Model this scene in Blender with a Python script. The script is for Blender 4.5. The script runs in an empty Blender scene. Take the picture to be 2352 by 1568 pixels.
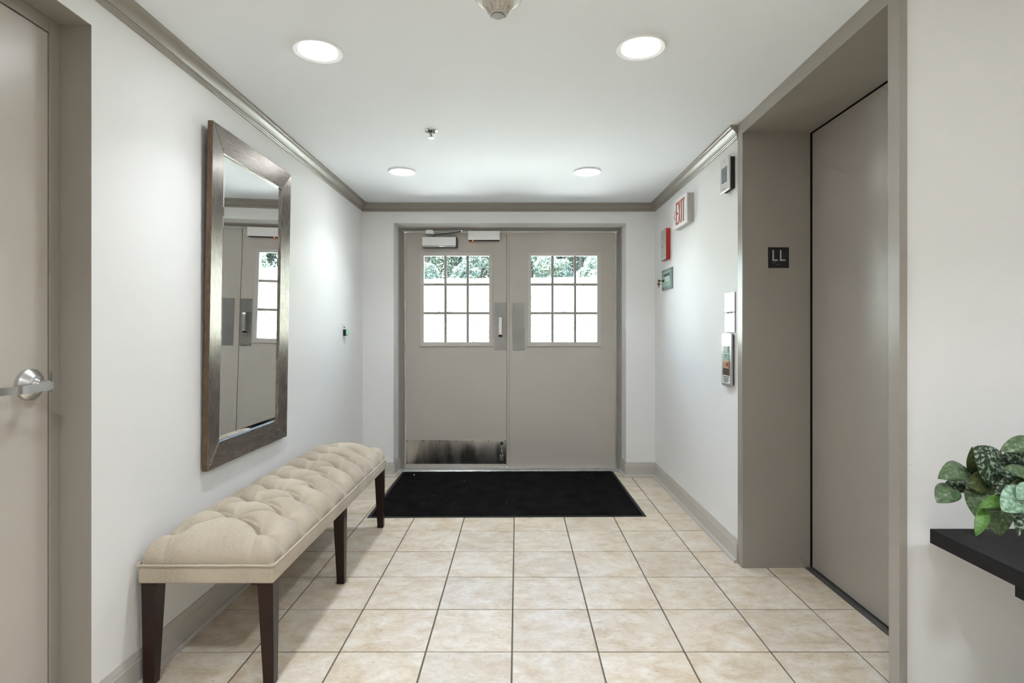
import bpy, bmesh, math, random
import numpy as np
from mathutils import Vector, Matrix

random.seed(7)
rng = np.random.default_rng(7)
scene = bpy.context.scene
COL = scene.collection

# ------------------------------------------------------------------ camera
F_PX, VPX, VPY, EYE = 1290.0, 1188.0, 766.0, 1.22
cam_d = bpy.data.cameras.new('camera')
cam_d.sensor_width = 36.0
cam_d.lens = F_PX / 2352.0 * 36.0
cam_d.shift_x = -(VPX - 1176.0) / 2352.0
cam_d.shift_y = -(784.0 - VPY) / 2352.0
cam_d.clip_start = 0.05
cam_d.clip_end = 400
cam = bpy.data.objects.new('camera', cam_d)
cam.location = (0, 0, EYE)
cam.rotation_euler = (math.radians(90), 0, 0)
COL.objects.link(cam)
scene.camera = cam

# ------------------------------------------------------------------ world, sun, exposure
world = bpy.data.worlds.new('sky')
scene.world = world
world.use_nodes = True
wn = world.node_tree
wn.nodes.clear()
sky = wn.nodes.new('ShaderNodeTexSky')
sky.sky_type = 'NISHITA'
sky.sun_disc = False
sky.sun_elevation = math.radians(52)
sky.sun_rotation = math.radians(262)
bg = wn.nodes.new('ShaderNodeBackground')
bg.inputs['Strength'].default_value = 1.9
wo = wn.nodes.new('ShaderNodeOutputWorld')
wn.links.new(sky.outputs[0], bg.inputs['Color'])
wn.links.new(bg.outputs[0], wo.inputs['Surface'])

sun_d = bpy.data.lights.new('sun', 'SUN')
sun_d.energy = 105.0
sun_d.angle = math.radians(0.6)
sun_d.color = (1.0, 0.96, 0.90)
sun = bpy.data.objects.new('sun', sun_d)
sun.rotation_euler = Vector((0.80, 0.12, -0.95)).to_track_quat('-Z', 'Y').to_euler()
COL.objects.link(sun)

LED = 44.0           # radiance of the glowing downlight lenses
LAMP_W = 3.35         # light of each downlight
vs = scene.view_settings
scene.display_settings.display_device = 'sRGB'
vs.view_transform = 'Standard'
vs.look = 'None'
vs.exposure = 0.32
vs.gamma = 1.0
vs.use_curve_mapping = False
scene.cycles.max_bounces = 7
scene.cycles.diffuse_bounces = 5
scene.cycles.glossy_bounces = 4
scene.cycles.adaptive_threshold = 0.1
scene.cycles.adaptive_min_samples = 20
scene.cycles.transparent_max_bounces = 10
scene.cycles.sample_clamp_indirect = 60.0
scene.cycles.use_denoising = True


# ------------------------------------------------------------------ helpers: materials
def lin(r, g, b):
    def f(c):
        c /= 255.0
        return c / 12.92 if c <= 0.04045 else ((c + 0.055) / 1.055) ** 2.4
    return (f(r), f(g), f(b), 1.0)


def mat(name, color, rough=0.5, metal=0.0, spec=0.5, bump=0.0, bscale=200.0, bdist=0.002,
        stretch=(1, 1, 1), vary=None, vscale=3.0, vstretch=(1, 1, 1), coat=0.0, rvary=0.0, emit=None, estr=0.0):
    """Principled material; vary = second colour blended in by noise, bump = fine relief."""
    m = bpy.data.materials.new(name)
    m.use_nodes = True
    nt = m.node_tree
    b = nt.nodes['Principled BSDF']
    b.inputs['Base Color'].default_value = color
    b.inputs['Roughness'].default_value = rough
    b.inputs['Metallic'].default_value = metal
    b.inputs['Specular IOR Level'].default_value = spec
    b.inputs['Coat Weight'].default_value = coat
    if emit:
        b.inputs['Emission Color'].default_value = emit
        b.inputs['Emission Strength'].default_value = estr
    tc = nt.nodes.new('ShaderNodeTexCoord')

    def noise(scale, st, detail=4.0):
        mp = nt.nodes.new('ShaderNodeMapping')
        mp.inputs['Scale'].default_value = st
        nt.links.new(tc.outputs['Object'], mp.inputs['Vector'])
        n = nt.nodes.new('ShaderNodeTexNoise')
        n.inputs['Scale'].default_value = scale
        n.inputs['Detail'].default_value = detail
        nt.links.new(mp.outputs[0], n.inputs['Vector'])
        return n
    if vary:
        n = noise(vscale, vstretch, 6.0)
        cr = nt.nodes.new('ShaderNodeValToRGB')
        cr.color_ramp.elements[0].position = 0.35
        cr.color_ramp.elements[0].color = color
        cr.color_ramp.elements[1].position = 0.68
        cr.color_ramp.elements[1].color = vary
        nt.links.new(n.outputs['Fac'], cr.inputs['Fac'])
        nt.links.new(cr.outputs['Color'], b.inputs['Base Color'])
        if rvary:
            mr = nt.nodes.new('ShaderNodeMapRange')
            mr.inputs['From Min'].default_value = 0.3
            mr.inputs['From Max'].default_value = 0.7
            mr.inputs['To Min'].default_value = rough - rvary
            mr.inputs['To Max'].default_value = rough + rvary
            nt.links.new(n.outputs['Fac'], mr.inputs['Value'])
            nt.links.new(mr.outputs[0], b.inputs['Roughness'])
    if bump:
        n2 = noise(bscale, stretch, 3.0)
        bp = nt.nodes.new('ShaderNodeBump')
        bp.inputs['Strength'].default_value = bump
        bp.inputs['Distance'].default_value = bdist
        nt.links.new(n2.outputs['Fac'], bp.inputs['Height'])
        nt.links.new(bp.outputs[0], b.inputs['Normal'])
    return m


def tile_material():
    m = bpy.data.materials.new('ceramic_tile')
    m.use_nodes = True
    nt = m.node_tree
    L = nt.links.new
    b = nt.nodes['Principled BSDF']
    tc = nt.nodes.new('ShaderNodeTexCoord')
    oi = nt.nodes.new('ShaderNodeObjectInfo')
    mul = nt.nodes.new('ShaderNodeMath')
    mul.operation = 'MULTIPLY'
    mul.inputs[1].default_value = 57.0
    L(oi.outputs['Random'], mul.inputs[0])
    add = nt.nodes.new('ShaderNodeVectorMath')
    add.operation = 'ADD'
    L(tc.outputs['Object'], add.inputs[0])
    L(mul.outputs[0], add.inputs[1])

    def noise(scale, det, rough=0.6, st=(1, 1, 1), dist=0.0):
        mp = nt.nodes.new('ShaderNodeMapping')
        mp.inputs['Scale'].default_value = st
        L(add.outputs[0], mp.inputs['Vector'])
        n = nt.nodes.new('ShaderNodeTexNoise')
        n.inputs['Scale'].default_value = scale
        n.inputs['Detail'].default_value = det
        n.inputs['Roughness'].default_value = rough
        n.inputs['Distortion'].default_value = dist
        L(mp.outputs[0], n.inputs['Vector'])
        return n
    n1 = noise(9.0, 9.0, 0.68, (1, 1.35, 1), 0.35)
    cr = nt.nodes.new('ShaderNodeValToRGB')
    e = cr.color_ramp.elements
    e[0].position, e[0].color = 0.30, lin(198, 179, 152)
    e[1].position, e[1].color = 0.70, lin(236, 229, 217)
    x = e.new(0.46)
    x.color = lin(218, 204, 182)
    x = e.new(0.56)
    x.color = lin(225, 215, 199)
    L(n1.outputs['Fac'], cr.inputs['Fac'])
    # small dark pits
    n2 = noise(70.0, 4.0, 0.6, (1, 1.6, 1), 0.5)
    cr2 = nt.nodes.new('ShaderNodeValToRGB')
    e2 = cr2.color_ramp.elements
    e2[0].position, e2[0].color = 0.27, (0.42, 0.36, 0.29, 1)
    e2[1].position, e2[1].color = 0.37, (1, 1, 1, 1)
    L(n2.outputs['Fac'], cr2.inputs['Fac'])
    mx = nt.nodes.new('ShaderNodeMix')
    mx.data_type = 'RGBA'
    mx.blend_type = 'MULTIPLY'
    mx.inputs['Factor'].default_value = 0.85
    L(cr.outputs['Color'], mx.inputs['A'])
    L(cr2.outputs['Color'], mx.inputs['B'])
    n3 = noise(42.0, 6.0, 0.72, (1, 1.6, 1), 0.6)
    cr3 = nt.nodes.new('ShaderNodeValToRGB')
    e3 = cr3.color_ramp.elements
    e3[0].position, e3[0].color = 0.33, (0.87, 0.835, 0.78, 1)
    e3[1].position, e3[1].color = 0.56, (1, 1, 1, 1)
    L(n3.outputs['Fac'], cr3.inputs['Fac'])
    mx2 = nt.nodes.new('ShaderNodeMix')
    mx2.data_type = 'RGBA'
    mx2.blend_type = 'MULTIPLY'
    mx2.inputs['Factor'].default_value = 0.8
    L(mx.outputs['Result'], mx2.inputs['A'])
    L(cr3.outputs['Color'], mx2.inputs['B'])
    # each tile a little lighter or darker
    vr = nt.nodes.new('ShaderNodeMapRange')
    vr.inputs['To Min'].default_value = 0.84
    vr.inputs['To Max'].default_value = 0.94
    L(oi.outputs['Random'], vr.inputs['Value'])
    hs = nt.nodes.new('ShaderNodeHueSaturation')
    L(mx2.outputs['Result'], hs.inputs['Color'])
    L(vr.outputs[0], hs.inputs['Value'])
    L(hs.outputs['Color'], b.inputs['Base Color'])
    b.inputs['Roughness'].default_value = 0.38
    b.inputs['Specular IOR Level'].default_value = 0.4
    bp = nt.nodes.new('ShaderNodeBump')
    bp.inputs['Strength'].default_value = 0.25
    bp.inputs['Distance'].default_value = 0.002
    L(n3.outputs['Fac'], bp.inputs['Height'])
    L(bp.outputs[0], b.inputs['Normal'])
    return m


def linen_material(name, base, dark):
    m = bpy.data.materials.new(name)
    m.use_nodes = True
    nt = m.node_tree
    L = nt.links.new
    b = nt.nodes['Principled BSDF']
    tc = nt.nodes.new('ShaderNodeTexCoord')

    def noise(scale, st, det=3.0):
        mp = nt.nodes.new('ShaderNodeMapping')
        mp.inputs['Scale'].default_value = st
        L(tc.outputs['Object'], mp.inputs['Vector'])
        n = nt.nodes.new('ShaderNodeTexNoise')
        n.inputs['Scale'].default_value = scale
        n.inputs['Detail'].default_value = det
        L(mp.outputs[0], n.inputs['Vector'])
        return n
    a = noise(110.0, (1, 9, 8))
    c = noise(110.0, (9, 1, 8))
    d = noise(5.0, (1, 1, 1), 5.0)
    s = nt.nodes.new('ShaderNodeMath')
    s.operation = 'ADD'
    L(a.outputs['Fac'], s.inputs[0])
    L(c.outputs['Fac'], s.inputs[1])
    s2 = nt.nodes.new('ShaderNodeMath')
    s2.operation = 'MULTIPLY_ADD'
    s2.inputs[1].default_value = 0.35
    L(s.outputs[0], s2.inputs[0])
    hd = nt.nodes.new('ShaderNodeMath')
    hd.operation = 'MULTIPLY'
    hd.inputs[1].default_value = 0.3
    L(d.outputs['Fac'], hd.inputs[0])
    L(hd.outputs[0], s2.inputs[2])
    cr = nt.nodes.new('ShaderNodeValToRGB')
    cr.color_ramp.elements[0].position = 0.38
    cr.color_ramp.elements[0].color = dark
    cr.color_ramp.elements[1].position = 0.56
    cr.color_ramp.elements[1].color = base
    L(s2.outputs[0], cr.inputs['Fac'])
    L(cr.outputs['Color'], b.inputs['Base Color'])
    b.inputs['Roughness'].default_value = 0.85
    b.inputs['Specular IOR Level'].default_value = 0.2
    b.inputs['Sheen Weight'].default_value = 0.15
    bp = nt.nodes.new('ShaderNodeBump')
    bp.inputs['Strength'].default_value = 0.2
    bp.inputs['Distance'].default_value = 0.0008
    L(s.outputs[0], bp.inputs['Height'])
    L(bp.outputs[0], b.inputs['Normal'])
    return m


def glass_material():
    m = bpy.data.materials.new('window_glass')
    m.use_nodes = True
    nt = m.node_tree
    nt.nodes.clear()
    o = nt.nodes.new('ShaderNodeOutputMaterial')
    mx = nt.nodes.new('ShaderNodeMixShader')
    t = nt.nodes.new('ShaderNodeBsdfTransparent')
    t.inputs['Color'].default_value = (0.95, 0.985, 0.97, 1)
    g = nt.nodes.new('ShaderNodeBsdfGlossy')
    g.inputs['Roughness'].default_value = 0.02
    fr = nt.nodes.new('ShaderNodeFresnel')
    fr.inputs['IOR'].default_value = 1.45
    nt.links.new(fr.outputs[0], mx.inputs[0])
    nt.links.new(t.outputs[0], mx.inputs[1])
    nt.links.new(g.outputs[0], mx.inputs[2])
    nt.links.new(mx.outputs[0], o.inputs['Surface'])
    return m


def leaf_material(name, ca, cb, scale, lo, hi):
    m = mat(name, ca, 0.45, 0, 0.4, 0.2, 120, 0.001, vary=cb, vscale=scale, vstretch=(1, 1, 1))
    for n in m.node_tree.nodes:
        if n.type == 'VALTORGB':
            n.color_ramp.elements[0].position = lo
            n.color_ramp.elements[1].position = hi
    b = m.node_tree.nodes['Principled BSDF']
    b.inputs['Subsurface Weight'].default_value = 0.0
    return m


M = {}
M['wall'] = mat('wall_paint', (0.815, 0.812, 0.80, 1), 0.62, bump=0.16, bscale=260, bdist=0.0012)
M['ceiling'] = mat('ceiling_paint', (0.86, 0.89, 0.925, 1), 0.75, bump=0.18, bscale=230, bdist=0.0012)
M['trim'] = mat('taupe_trim_paint', (0.335, 0.306, 0.270, 1), 0.26, bump=0.015, bscale=220, bdist=0.001)
M['door'] = mat('taupe_door_paint', (0.51, 0.47, 0.418, 1), 0.32, bump=0.10, bscale=260, bdist=0.001)
M['lite'] = mat('window_frame_paint', (0.56, 0.532, 0.49, 1), 0.32)
M['elev'] = mat('elevator_door_paint', (0.36, 0.328, 0.289, 1), 0.3, bump=0.08, bscale=180, bdist=0.001)
M['base'] = mat('baseboard_paint', (0.50, 0.475, 0.435, 1), 0.38, bump=0.05, bscale=150, bdist=0.001)
M['grout'] = mat('grey_grout', lin(100, 93, 84), 0.9, bump=0.3, bscale=300, bdist=0.001)
M['tile'] = tile_material()
M['linen'] = linen_material('linen_upholstery', lin(197, 186, 168), lin(160, 147, 129))
M['wood'] = mat('dark_stained_wood', lin(30, 13, 7), 0.34, spec=0.4, vary=lin(46, 23, 12), vscale=9, vstretch=(6, 6, 0.5), bump=0.08, bscale=40, stretch=(8, 8, 0.5), bdist=0.001)
M['frame_v'] = mat('brushed_pewter_upright', (0.185, 0.158, 0.135, 1), 0.26, 0.9, vary=(0.27, 0.24, 0.212, 1), vscale=70, vstretch=(6, 6, 0.3), bump=0.35, bscale=130, stretch=(6, 6, 0.25), bdist=0.0006, rvary=0.05)
M['frame_h'] = mat('brushed_pewter_rail', (0.185, 0.158, 0.135, 1), 0.26, 0.9, vary=(0.27, 0.24, 0.212, 1), vscale=70, vstretch=(6, 0.3, 6), bump=0.35, bscale=130, stretch=(6, 0.25, 6), bdist=0.0006, rvary=0.05)
M['frame_side'] = mat('frame_edge_wood', lin(112, 88, 66), 0.55, 0.0, vary=lin(84, 64, 46), vscale=60, vstretch=(3, 3, 0.6))
M['black'] = mat('matte_black', (0.012, 0.011, 0.010, 1), 0.6)
M['mirror'] = mat('silvered_mirror', (0.90, 0.92, 0.91, 1), 0.0, 1.0)
M['steel'] = mat('brushed_steel', (0.56, 0.55, 0.53, 1), 0.30, 1.0, bump=0.12, bscale=60, stretch=(0.4, 1, 12), bdist=0.0006)
M['steel_dull'] = mat('dull_steel_plate', (0.37, 0.365, 0.355, 1), 0.34, 1.0, vary=(0.27, 0.267, 0.26, 1), vscale=3, bump=0.12, bscale=60, stretch=(12, 1, 0.4), bdist=0.0006)
M['kick'] = mat('scuffed_kick_plate', (0.60, 0.59, 0.57, 1), 0.20, 1.0, vary=(0.68, 0.665, 0.645, 1), vscale=5, vstretch=(2.5, 1, 0.6), bump=0.35, bscale=2.2, stretch=(2.6, 1, 0.5), bdist=0.012, rvary=0.06)
M['chrome'] = mat('satin_chrome', (0.66, 0.66, 0.65, 1), 0.22, 1.0)
M['chrome2'] = mat('polished_chrome', (0.75, 0.75, 0.76, 1), 0.06, 1.0)
M['polished'] = mat('polished_steel_plate', (0.80, 0.81, 0.80, 1), 0.10, 1.0)
M['alu'] = mat('mill_aluminium', (0.66, 0.67, 0.67, 1), 0.4, 0.9, vary=(0.52, 0.53, 0.53, 1), vscale=8)
M['white'] = mat('white_plastic', (0.80, 0.80, 0.78, 1), 0.35)
M['ring'] = mat('bright_white_plastic', (0.93, 0.93, 0.92, 1), 0.4)
M['silver'] = mat('silver_painted_cover', (0.90, 0.90, 0.885, 1), 0.38, 0.0, bump=0.05, bscale=400, bdist=0.0005)
M['gunmetal'] = mat('gunmetal_edge', (0.10, 0.10, 0.10, 1), 0.4, 0.4)
M['glass'] = glass_material()
M['red'] = mat('fire_alarm_red', lin(170, 38, 14), 0.4)
M['grey'] = mat('grey_enamel', lin(168, 170, 166), 0.4)
M['steelgrey'] = mat('grey_painted_steel', lin(112, 126, 122), 0.45, 0.2)
M['exit_red'] = mat('exit_letter_red', lin(182, 86, 58), 0.5)
M['exit_dark'] = mat('exit_slot_red', lin(112, 36, 20), 0.6)
M['exit_side'] = mat('exit_sign_housing', (0.46, 0.455, 0.43, 1), 0.45)
M['screen'] = mat('dark_grey_screen', lin(92, 104, 106), 0.12)
M['green'] = mat('translucent_green_button', lin(120, 190, 158), 0.2, emit=lin(90, 180, 140), estr=0.12)
M['teal'] = mat('pale_green_plate', lin(156, 190, 172), 0.25)
M['copper'] = mat('copper_plate', lin(202, 160, 132), 0.3, 0.4, vary=lin(170, 120, 90), vscale=60)
M['rust'] = mat('orange_edge', lin(150, 58, 24), 0.5)
M['brown'] = mat('dark_brown_window', lin(56, 46, 38), 0.2)
M['paper'] = mat('white_sticker', lin(228, 230, 224), 0.6)
M['ink'] = mat('black_ink', lin(40, 40, 38), 0.7)
M['led_red'] = mat('red_indicator', lin(230, 60, 20), 0.3, emit=lin(255, 70, 20), estr=6.0)
M['brass'] = mat('brass_key', lin(120, 98, 62), 0.35, 0.9)
M['mat'] = mat('black_carpet_pile', (0.0060, 0.0057, 0.0053, 1), 0.95, spec=0.05, vary=(0.013, 0.0124, 0.0116, 1), vscale=7, bump=0.9, bscale=320, bdist=0.006)
M['rubber'] = mat('black_rubber', (0.010, 0.010, 0.010, 1), 0.6)
M['table'] = mat('black_laminate', (0.010, 0.0096, 0.0098, 1), 0.6, spec=0.22, vary=(0.018, 0.017, 0.0175, 1), vscale=14, vstretch=(6, 0.5, 6), bump=0.1, bscale=40, stretch=(8, 0.5, 8), bdist=0.0008)
M['pot'] = mat('white_ceramic', (0.75, 0.74, 0.72, 1), 0.25)
M['soil'] = mat('potting_soil', (0.03, 0.022, 0.015, 1), 0.95, bump=0.8, bscale=90, bdist=0.006)
M['stem'] = mat('plant_stem', lin(52, 48, 30), 0.6)
M['leaf_spot'] = leaf_material('silver_spotted_leaf', lin(42, 60, 44), lin(150, 166, 142), 120.0, 0.50, 0.60)
M['leaf_mid'] = leaf_material('green_mottled_leaf', lin(70, 92, 60), lin(122, 140, 108), 110.0, 0.50, 0.70)
M['leaf_olive'] = leaf_material('olive_leaf', lin(72, 82, 44), lin(98, 108, 66), 130.0, 0.45, 0.65)
M['leaf_bright'] = leaf_material('bright_green_leaf', lin(72, 108, 42), lin(98, 132, 66), 120.0, 0.4, 0.7)
M['leaf_mint'] = leaf_material('mint_silver_leaf', lin(104, 138, 112), lin(160, 186, 164), 120.0, 0.42, 0.62)
M['lamp'] = mat('lit_lens', (1, 1, 1, 1), 0.5, emit=(0.91, 0.95, 1.0, 1), estr=LED)
M['detector'] = mat('aged_white_plastic', (0.70, 0.685, 0.64, 1), 0.3)
M['detector_body'] = mat('aged_cream_plastic', (0.56, 0.53, 0.475, 1), 0.38)
M['grass'] = mat('sunlit_lawn', (0.30, 0.33, 0.285, 1), 0.9, spec=0.1, vary=(0.41, 0.425, 0.385, 1), vscale=0.35, bump=1.0, bscale=6, bdist=0.12)
gm = M['grass'].node_tree
for n_ in gm.nodes:
    if n_.type == 'VALTORGB':
        el = n_.color_ramp.elements
        el[0].position = 0.30
        el[1].position = 0.62
        gr_out = n_
fl_n = gm.nodes.new('ShaderNodeTexNoise')
fl_n.inputs['Scale'].default_value = 3.2
fl_n.inputs['Detail'].default_value = 6.0
fl_n.inputs['Roughness'].default_value = 0.7
gm.links.new(gm.nodes['Texture Coordinate'].outputs['Object'], fl_n.inputs['Vector'])
fl_r = gm.nodes.new('ShaderNodeValToRGB')
fl_r.color_ramp.elements[0].position = 0.41
fl_r.color_ramp.elements[0].color = (0.020, 0.031, 0.022, 1)
fl_r.color_ramp.elements[1].position = 0.53
fl_r.color_ramp.elements[1].color = (1, 1, 1, 1)
gm.links.new(fl_n.outputs['Fac'], fl_r.inputs['Fac'])
fl_m = gm.nodes.new('ShaderNodeMix')
fl_m.data_type = 'RGBA'
fl_m.blend_type = 'DARKEN'
fl_m.inputs['Factor'].default_value = 1.0
gm.links.new(gr_out.outputs['Color'], fl_m.inputs['A'])
gm.links.new(fl_r.outputs['Color'], fl_m.inputs['B'])
gm.links.new(fl_m.outputs['Result'], gm.nodes['Principled BSDF'].inputs['Base Color'])
M['concrete'] = mat('pale_concrete', (0.74, 0.74, 0.73, 1), 0.85)
M['bark'] = mat('tree_bark', (0.07, 0.06, 0.05, 1), 0.9, bump=0.6, bscale=9, bdist=0.03)
M['foliage'] = mat('tree_foliage', (0.085, 0.12, 0.10, 1), 0.6, vary=(0.20, 0.245, 0.21, 1), vscale=0.9)


# ------------------------------------------------------------------ helpers: geometry
class MB:
    """collects shapes for ONE mesh object"""

    def __init__(self):
        self.bm = bmesh.new()

    def box(self, x0, x1, y0, y1, z0, z1, bev=0.0, seg=2):
        bm = self.bm
        v = [bm.verts.new(p) for p in ((x0, y0, z0), (x1, y0, z0), (x1, y1, z0), (x0, y1, z0),
                                       (x0, y0, z1), (x1, y0, z1), (x1, y1, z1), (x0, y1, z1))]
        fs = [bm.faces.new([v[i] for i in q]) for q in ((3, 2, 1, 0), (4, 5, 6, 7), (0, 1, 5, 4), (1, 2, 6, 5), (2, 3, 7, 6), (3, 0, 4, 7))]
        if bev:
            es = {e for f in fs for e in f.edges}
            bmesh.ops.bevel(bm, geom=list(es), offset=bev, segments=seg, profile=0.5, affect='EDGES', clamp_overlap=True)
        return self

    def taper(self, c0, s0, z0, c1, s1, z1):
        """square tapered post: centre/half-size at z0 and z1"""
        bm = self.bm
        lo = [bm.verts.new((c0[0] + sx * s0, c0[1] + sy * s0, z0)) for sx, sy in ((-1, -1), (1, -1), (1, 1), (-1, 1))]
        hi = [bm.verts.new((c1[0] + sx * s1, c1[1] + sy * s1, z1)) for sx, sy in ((-1, -1), (1, -1), (1, 1), (-1, 1))]
        fs = [bm.faces.new(lo[::-1]), bm.faces.new(hi)]
        for i in range(4):
            j = (i + 1) % 4
            fs.append(bm.faces.new((lo[i], lo[j], hi[j], hi[i])))
        es = {e for f in fs for e in f.edges}
        bmesh.ops.bevel(bm, geom=list(es), offset=0.003, segments=2, profile=0.5, affect='EDGES')
        return self

    def prism(self, pts, axis, a0, a1):
        """polygon of 2D points extruded along 'x','y' or 'z' (2D = the other two axes in order)"""
        bm = self.bm

        def p3(p, a):
            return {'x': (a, p[0], p[1]), 'y': (p[0], a, p[1]), 'z': (p[0], p[1], a)}[axis]
        A = [bm.verts.new(p3(p, a0)) for p in pts]
        B = [bm.verts.new(p3(p, a1)) for p in pts]
        n = len(pts)
        bm.faces.new(A)
        bm.faces.new(B[::-1])
        for i in range(n):
            j = (i + 1) % n
            bm.faces.new((A[i], B[i], B[j], A[j]))
        return self

    def lathe(self, prof, c, axis='z', seg=32, cap=True):
        """profile [(r, h)] turned about an axis through c"""
        bm = self.bm
        rings = []
        for r, h in prof:
            ring = []
            for k in range(seg):
                a = 2 * math.pi * k / seg
                u, v = r * math.cos(a), r * math.sin(a)
                d = {'z': (u, v, h), 'x': (h, u, v), 'y': (u, h, v)}[axis]
                ring.append(bm.verts.new((c[0] + d[0], c[1] + d[1], c[2] + d[2])))
            rings.append(ring)
        for a, b in zip(rings, rings[1:]):
            for k in range(seg):
                j = (k + 1) % seg
                bm.faces.new((a[k], a[j], b[j], b[k]))
        if cap:
            bm.faces.new(rings[0][::-1])
            bm.faces.new(rings[-1])
        return self

    def tube(self, pts, r, seg=10, closed=False):
        bm = self.bm
        P = [Vector(p) for p in pts]
        n = len(P)
        rs = r if isinstance(r, (list, tuple)) else [r] * n
        rings = []
        up = Vector((0, 0, 1))
        for i in range(n):
            if closed:
                t = P[(i + 1) % n] - P[i - 1]
            else:
                t = P[min(i + 1, n - 1)] - P[max(i - 1, 0)]
            t.normalize()
            s = t.cross(up)
            if s.length < 1e-3:
                s = t.cross(Vector((0, 1, 0)))
            s.normalize()
            q = s.cross(t)
            rings.append([bm.verts.new(P[i] + (s * math.cos(2 * math.pi * k / seg) + q * math.sin(2 * math.pi * k / seg)) * rs[i]) for k in range(seg)])
        m = n if closed else n - 1
        for i in range(m):
            a, b = rings[i], rings[(i + 1) % n]
            for k in range(seg):
                j = (k + 1) % seg
                bm.faces.new((a[k], a[j], b[j], b[k]))
        if not closed:
            bm.faces.new(rings[0][::-1])
            bm.faces.new(rings[-1])
        return self

    def ribbon(self, pts, w, t, axis_w=(0, 0, 1)):
        """flat bar along pts: width w along axis_w, thickness t across"""
        bm = self.bm
        P = [Vector(p) for p in pts]
        W = Vector(axis_w).normalized()
        ws = w if isinstance(w, (list, tuple)) else [w] * len(P)
        rings = []
        for i in range(len(P)):
            d = (P[min(i + 1, len(P) - 1)] - P[max(i - 1, 0)]).normalized()
            s = d.cross(W).normalized() * (t / 2)
            h = W * (ws[i] / 2)
            rings.append([bm.verts.new(P[i] + q) for q in (s + h, -s + h, -s - h, s - h)])
        for a, b in zip(rings, rings[1:]):
            for k in range(4):
                j = (k + 1) % 4
                bm.faces.new((a[k], a[j], b[j], b[k]))
        bm.faces.new(rings[0][::-1])
        bm.faces.new(rings[-1])
        return self

    def sweep(self, path, prof, side=1):
        """profile [(offset from wall, z)] swept along a mitred XY path; side=+1: offset to the left of travel"""
        bm = self.bm
        P = [Vector((p[0], p[1])) for p in path]
        n = len(P)
        rings = []
        for i in range(n):
            d0 = (P[i] - P[i - 1]).normalized() if i > 0 else None
            d1 = (P[i + 1] - P[i]).normalized() if i < n - 1 else None
            n0 = Vector((-d0.y, d0.x)) * side if d0 else None
            n1 = Vector((-d1.y, d1.x)) * side if d1 else None
            if n0 and n1:
                nn = (n0 + n1)
                nn = nn / (nn.dot(n0)) if abs(nn.dot(n0)) > 1e-6 else n0
            else:
                nn = n0 or n1
            rings.append([bm.verts.new((P[i].x + nn.x * o, P[i].y + nn.y * o, z)) for o, z in prof])
        k = len(prof)
        for a, b in zip(rings, rings[1:]):
            for i in range(k):
                j = (i + 1) % k
                bm.faces.new((a[i], b[i], b[j], a[j]))
        bm.faces.new(rings[0])
        bm.faces.new(rings[-1][::-1])
        return self

    def build(self, name, material, parent=None, smooth=None):
        bmesh.ops.recalc_face_normals(self.bm, faces=self.bm.faces[:])
        me = bpy.data.meshes.new(name)
        self.bm.to_mesh(me)
        self.bm.free()
        return link(name, me, material, parent, smooth)


def link(name, me, material, parent=None, smooth=None):
    if material is not None:
        me.materials.append(material)
    if smooth is not None:
        me.polygons.foreach_set('use_smooth', [True] * len(me.polygons))
        me.set_sharp_from_angle(angle=math.radians(smooth))
    o = bpy.data.objects.new(name, me)
    COL.objects.link(o)
    if parent is not None:
        o.parent = parent
        if parent.type == 'EMPTY' and not parent.get('local_build'):
            o.location = -Vector(parent.location)
    return o


def tag(o, label, cat, group=None, kind=None):
    o['label'] = label
    o['category'] = cat
    if group:
        o['group'] = group
    if kind:
        o['kind'] = kind
    return o


def thing(name, label, cat, loc, group=None, kind=None, local=False):
    o = bpy.data.objects.new(name, None)
    o.empty_display_size = 0.1
    COL.objects.link(o)
    o.location = loc
    tag(o, label, cat, group, kind)
    if local:
        o['local_build'] = 1
    return o


def at(px, py, Y):
    """a point of the place seen at photo pixel (px,py) at depth Y"""
    return Vector(((px - VPX) * Y / F_PX, Y, EYE - (py - VPY) * Y / F_PX))


# ------------------------------------------------------------------ the setting
XL, XR, YB, ZC = -1.321, 1.179, 4.80, 2.33
YREAR, XFAR = -3.6, 2.80
DY = 5.05                               # inner face of the entrance doors

# floor: grout bed with every tile its own piece
T, JX0, JY0 = 0.331, -0.02, 2.156
fl = MB()
fl.box(-1.56, 2.95, YREAR - 0.1, 5.2, -0.12, -0.0035)
floor = tag(fl.build('floor', M['grout']), 'beige square tile floor with dark grey grout joints', 'floor', kind='structure')

g = 0.0031
tb = MB().box(-T / 2 + g, T / 2 - g, -T / 2 + g, T / 2 - g, -0.010, 0.0, 0.0018, 2)
bmesh.ops.recalc_face_normals(tb.bm, faces=tb.bm.faces[:])
tile_me = bpy.data.meshes.new('tile')
tb.bm.to_mesh(tile_me)
tb.bm.free()
tile_me.materials.append(M['tile'])
far_tiles = MB()
for r in range(-18, 10):
    for c in range(-5, 9):
        cx, cy = JX0 + (c + 0.5) * T, JY0 + (r + 0.5) * T
        if cy > 5.1 or cx > 2.95 or cy < YREAR or cx < -1.58:
            continue
        if cy > 1.75 and cx > 1.64:
            continue
        if cy > 1.75:
            o = bpy.data.objects.new('tile', tile_me)
            COL.objects.link(o)
            o.parent = floor
            o.location = (cx, cy, random.uniform(-0.0006, 0.0003))
            o.rotation_euler = (random.uniform(-0.0008, 0.0008), random.uniform(-0.0008, 0.0008), random.uniform(-0.0015, 0.0015))
        else:
            far_tiles.box(cx - T / 2 + g, cx + T / 2 - g, cy - T / 2 + g, cy + T / 2 - g, -0.010, 0.0)
o = far_tiles.build('tile_field', M['tile'], floor)
o['kind'] = 'stuff'

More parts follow.
